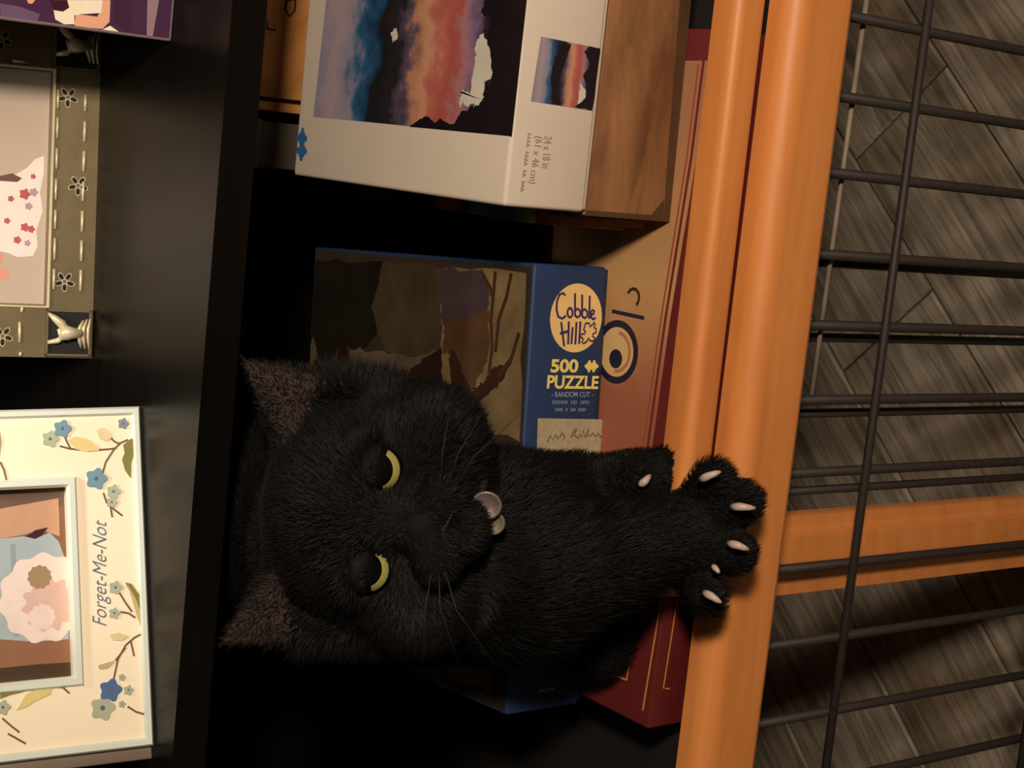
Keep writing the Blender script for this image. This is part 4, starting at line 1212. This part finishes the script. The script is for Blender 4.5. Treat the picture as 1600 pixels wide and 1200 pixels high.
Nf /= np.linalg.norm(Nf, axis=1)[:, None]
hf = ((Pf - HM) @ HB.T) * 100.0
pk = pink[tp].mean(1)
eye_d = np.minimum(np.linalg.norm((hf - np.array((2.48, 0.5, 0.1))), axis=1), np.linalg.norm((hf - np.array((-2.48, 0.5, 0.1))), axis=1))
nose_d = np.linalg.norm((hf - np.array((0, -1.75, 1.5))), axis=1)
is_head = (np.linalg.norm(hf - np.array((0, 0.5, -3.5)), axis=1) < 7.2) | ((hf[:, 1] > 3) & (hf[:, 2] > -7))
paw_d = np.linalg.norm(Pf - np.array(CAT['paw1']), axis=1)
paw2_d = np.linalg.norm(Pf - np.array(CAT['paw2']), axis=1)
Ln = np.where(is_head, 0.0050 + 0.0011 * np.clip(nose_d - 3, 0, 6), 0.010)
Ln = np.where(is_head & (hf[:, 1] > 4.2), 0.0050, Ln)
Ln = np.where(nose_d < 2.2, 0.0028, Ln)
Ln = np.minimum(Ln, 0.0030 + np.clip(paw_d - 0.022, 0, 1) * 0.16)
Ln = np.minimum(Ln, 0.0035 + np.clip(paw2_d - 0.018, 0, 1) * 0.2)
Ln = np.where(pk > 0.5, Ln * 0.45, Ln) * (0.65 + 0.7 * rs.rand(NF))
flow_head = (Pf - HL(0, -1.2, 2.0)); flow_head /= np.linalg.norm(flow_head, axis=1)[:, None]
flow_body = np.tile(np.array((-0.1, 0.35, -0.9)), (NF, 1))
arm_dir = (np.array(A1[2]) - np.array(A1[0])); arm_dir /= np.linalg.norm(arm_dir)
near_arm = (Pf[:, 1] < 0.02) & ~is_head
flow_body[near_arm] = arm_dir
fd = np.where(is_head[:, None], flow_head, flow_body) + rs.randn(NF, 3) * 0.22
fd -= Nf * (fd * Nf).sum(1)[:, None]
fd /= np.linalg.norm(fd, axis=1)[:, None] + 1e-6
dirv = Nf * 0.55 + fd * 0.85
dirv /= np.linalg.norm(dirv, axis=1)[:, None]
keep = (eye_d > 0.95) & (nose_d > 0.6)
claws_p = np.array([c[0] for c in CAT['claws'][:4]])
for c in claws_p:
    keep &= np.linalg.norm(Pf - c, axis=1) > 0.004
Pf, Nf, dirv, Ln = Pf[keep], Nf[keep], dirv[keep], Ln[keep]
# the fur runs on over the upper lids
EYES = [(HL(s * 2.46, 0.42, -0.42), 0.0108) for s in (-1, 1)]
for ec, er in EYES:
    k_ = 4200
    az, el_ = np.radians(rs.uniform(-85, 85, k_)), np.radians(rs.uniform(4, 80, k_))
    dn = HF_[None] * (np.cos(el_) * np.cos(az))[:, None] + HR_[None] * (np.cos(el_) * np.sin(az))[:, None] + HU_[None] * np.sin(el_)[:, None]
    fl2 = HU_[None] * 0.9 + HR_[None] * np.sin(az)[:, None] * 0.5 + rs.randn(k_, 3) * 0.25
    fl2 -= dn * (fl2 * dn).sum(1)[:, None]
    fl2 /= np.linalg.norm(fl2, axis=1)[:, None]
    dv = dn * 0.45 + fl2 * 0.9
    Pf = np.concatenate([Pf, ec + dn * er * 1.07]); Nf = np.concatenate([Nf, dn])
    dirv = np.concatenate([dirv, dv / np.linalg.norm(dv, axis=1)[:, None]]); Ln = np.concatenate([Ln, 0.0032 * (0.7 + 0.6 * rs.rand(k_))])
n = len(Pf)
side = np.cross(dirv, Nf + rs.randn(n, 3) * 0.3); side /= np.linalg.norm(side, axis=1)[:, None] + 1e-6
wd = 0.00022
tipv = Pf + dirv * Ln[:, None] - np.array((0, 0, 1.0)) * (Ln * 0.12)[:, None]
midv = Pf + (dirv * 0.5 + Nf * 0.10) * Ln[:, None]
root = Pf - Nf * 0.0006
W4 = np.stack([root - side * wd, root + side * wd, midv + side * wd * 0.8, midv - side * wd * 0.8, tipv], 1).reshape(-1, 3)
ii = np.arange(n) * 5
fq = np.stack([ii, ii + 1, ii + 2, ii + 3], 1)
ft = np.stack([ii + 3, ii + 2, ii + 4], 1)
fm = bpy.data.meshes.new('fur')
fm.vertices.add(len(W4)); fm.vertices.foreach_set('co', W4.astype(np.float32).ravel())
loops = np.concatenate([np.concatenate([fq, ft], 1).ravel()])
fm.loops.add(len(loops)); fm.loops.foreach_set('vertex_index', loops.astype(np.int32))
fm.polygons.add(2 * n)
starts = np.stack([np.arange(n) * 7, np.arange(n) * 7 + 4], 1).ravel()
fm.polygons.foreach_set('loop_start', starts.astype(np.int32))
fm.update(calc_edges=True)
fm.validate()
fm.materials.append(mat('cat_fur', (13, 11.8, 10.5), 0.65, 0, 0.3, 80, spec=0.16))
fur = bpy.data.objects.new('fur', fm)
COL.objects.link(fur)
under(fur, cat, cinv)
fur['kind'] = 'stuff'

# eyes: ball with pupil, iris and a dark upper lid
M_IRIS = mat('iris', (150, 146, 82), 0.4, 0, 0.12, 900, coat=0.3)
M_PUP = mat('pupil', (4, 4, 5), 0.08, 0, 0, 10, coat=1.0)
M_LID = mat('cat_lid', (8, 7, 7), 0.9, 0, 0.1, 90, spec=0.05)
def eyeball(cc, gaze, rad):
    gaze = np.array(gaze, float); gaze /= np.linalg.norm(gaze)
    up = HU_ - gaze * (HU_ @ gaze); up /= np.linalg.norm(up)
    rt = np.cross(up, gaze)
    rings = [0, 12, 24, 36, 51, 56, 62, 68, 74, 95, 120, 150, 180]
    seg = 32
    vs_, fs, mi = [], [], []
    for a_ in rings:
        for k in range(seg):
            t = 2 * math.pi * k / seg
            d = gaze * math.cos(math.radians(a_)) + (rt * math.cos(t) + up * math.sin(t)) * math.sin(math.radians(a_))
            vs_.append(cc + d * rad)
    for i in range(len(rings) - 1):
        for k in range(seg):
            fs.append((i * seg + k, (i + 1) * seg + k, (i + 1) * seg + (k + 1) % seg, i * seg + (k + 1) % seg))
            mi.append(1 if rings[i + 1] <= 51 else 0 if rings[i + 1] <= 74 else 2)
    e = link('eye', vs_, fs, [M_IRIS, M_PUP, M_LID], None, mi, True)
    under(e, cat, cinv)
    # lid: shell over the upper part of the ball
    vs_, fs = [], []
    na, nb = 14, 20
    for i in range(na + 1):
        el = math.radians(-6 + 130 * i / na)          # from the lid edge up and back
        for k in range(nb + 1):
            az = math.radians(-100 + 200 * k / nb)
            edge = el - math.radians(4) * abs(math.sin(az)) ** 2 * (1 - i / na)
            d = HF_ * (math.cos(edge) * math.cos(az)) + HR_ * (math.sin(az) * (math.cos(edge) if edge < math.pi / 2 else 0.02)) + HU_ * math.sin(edge)
            if edge > math.pi / 2:
                d = HU_ * math.sin(edge) + HF_ * math.cos(edge) * math.cos(az) + HR_ * math.sin(az) * 0.1
            d = d / np.linalg.norm(d)
            vs_.append(cc + d * rad * 1.07)
    for i in range(na):
        for k in range(nb):
            fs.append((i * (nb + 1) + k, i * (nb + 1) + k + 1, (i + 1) * (nb + 1) + k + 1, (i + 1) * (nb + 1) + k))
    l_ = link('eyelid', vs_, fs, M_LID, None, smooth=True)
    under(l_, cat, cinv)
for s in (-1, 1):
    eyeball(HL(s * 2.46, 0.42, -0.42), HF_ * 1.0 + HU_ * 0.34 + HR_ * (0.14 if s < 0 else -0.02), 0.0108)
# nose pad
nv, nf_ = [], []
pts = [(-0.62, -1.35), (-0.3, -1.22), (0.3, -1.22), (0.62, -1.35), (0.45, -1.75), (0.12, -2.05), (-0.12, -2.05), (-0.45, -1.75)]
nv = [HL(x, y, 1.52 - 0.25 * abs(x)) for x, y in pts] + [HL(x * 1.1, y, 1.0) for x, y in pts] + [HL(0, -1.6, 1.72)]
nf_ = [(i, (i + 1) % 8, 16) for i in range(8)] + [(8 + i, 8 + (i + 1) % 8, (i + 1) % 8, i) for i in range(8)]
under(link('nose', nv, nf_, mat('cat_nose', (13, 11, 11), 0.55, 0, 0.1, 100, spec=0.2), None, smooth=True), cat, cinv)
under(tube('mouth', [HL(-1.5, -3.05, 0.9), HL(-0.9, -3.25, 1.35), HL(0, -2.85, 1.45), HL(0.9, -3.25, 1.35), HL(1.5, -3.05, 0.9)], 0.0007, mat('cat_mouth', (10, 8, 8), 0.6), n=6), cat, cinv)
# whiskers
M_WSK = mat('whisker', (26, 24, 22), 0.6)
for s in (-1, 1):
    for k, (dy, dz) in enumerate(((0.3, 0.5), (-0.6, 0.2), (-1.6, 0.0))):
        p0 = (s * 1.7, -2.6 - 0.25 * k, 1.2)
        under(tube('whisker', [HL(*p0), HL(s * 3.6, p0[1] + dy * 0.5, 1.6 + dz * .4), HL(s * 6.2, p0[1] + dy * 1.6 - 0.5, 1.2 + dz)], 0, M_WSK, n=5, radii=[0.0004, 0.0003, 0.0001]), cat, cinv)
# claws
M_CLAW = mat('claw', (178, 160, 152), 0.4, 0, 0.05, 300)
for c in CAT['claws'] + [CAT['claw2']]:
    big = 0.0020 if c is not CAT['claws'][4] else 0.0015
    c_ = [Vector(q) for q in c]
    under(tube('claw', [c_[0], c_[0].lerp(c_[1], .6), c_[1], c_[1].lerp(c_[2], 0.6), c_[2]], 0, M_CLAW, n=8, radii=[big * 0.9, big * 1.1, big * 1.05, big * 0.8, 0.0007]), cat, cinv)
# collar with two pale tags under the chin
cc = np.array(HL(0, -5.4, -4.6))
ring = [HL(3.0 * math.cos(t), -4.6 + 0.3 * math.sin(t), -4.6 + 3.0 * math.sin(t)) for t in [2 * math.pi * i / 28 for i in range(29)]]
col_o = tube('collar', ring, 0.003, mat('collar_dark', (20, 18, 20), 0.7), n=8, cap=False)
under(col_o, cat, cinv)
M_TAG = mat('tag_pale', (84, 72, 68), 0.4, 0.1, 0.25, 240, coat=0.2)
M_TAG2 = mat('tag_cream', (88, 82, 62), 0.5, 0.1, 0.2, 240)
for c, m_, rr in zip(CAT['tag'], (M_TAG, M_TAG2), (0.0078, 0.0066)):
    c = np.array(c)
    vs_, fs = [], []
    prof = [(0, 0.0010), (0.8, 0.0010), (0.93, 0.0016), (1.0, 0.0004), (0.95, -0.0008), (0, -0.0010)]
    for k, (q, z) in enumerate(prof):
        for i in range(20):
            t = 2 * math.pi * i / 20
            vs_.append(c + (HR_ * math.cos(t) * 0.92 + HU_ * math.sin(t)) * rr * max(q, 0.01) + HF_ * z)
    for k in range(len(prof) - 1):
        for i in range(20):
            fs.append((k * 20 + i, (k + 1) * 20 + i, (k + 1) * 20 + (i + 1) % 20, k * 20 + (i + 1) % 20))
    tg = link('tag', vs_, fs, m_, None, smooth=True)
    tg.parent = col_o
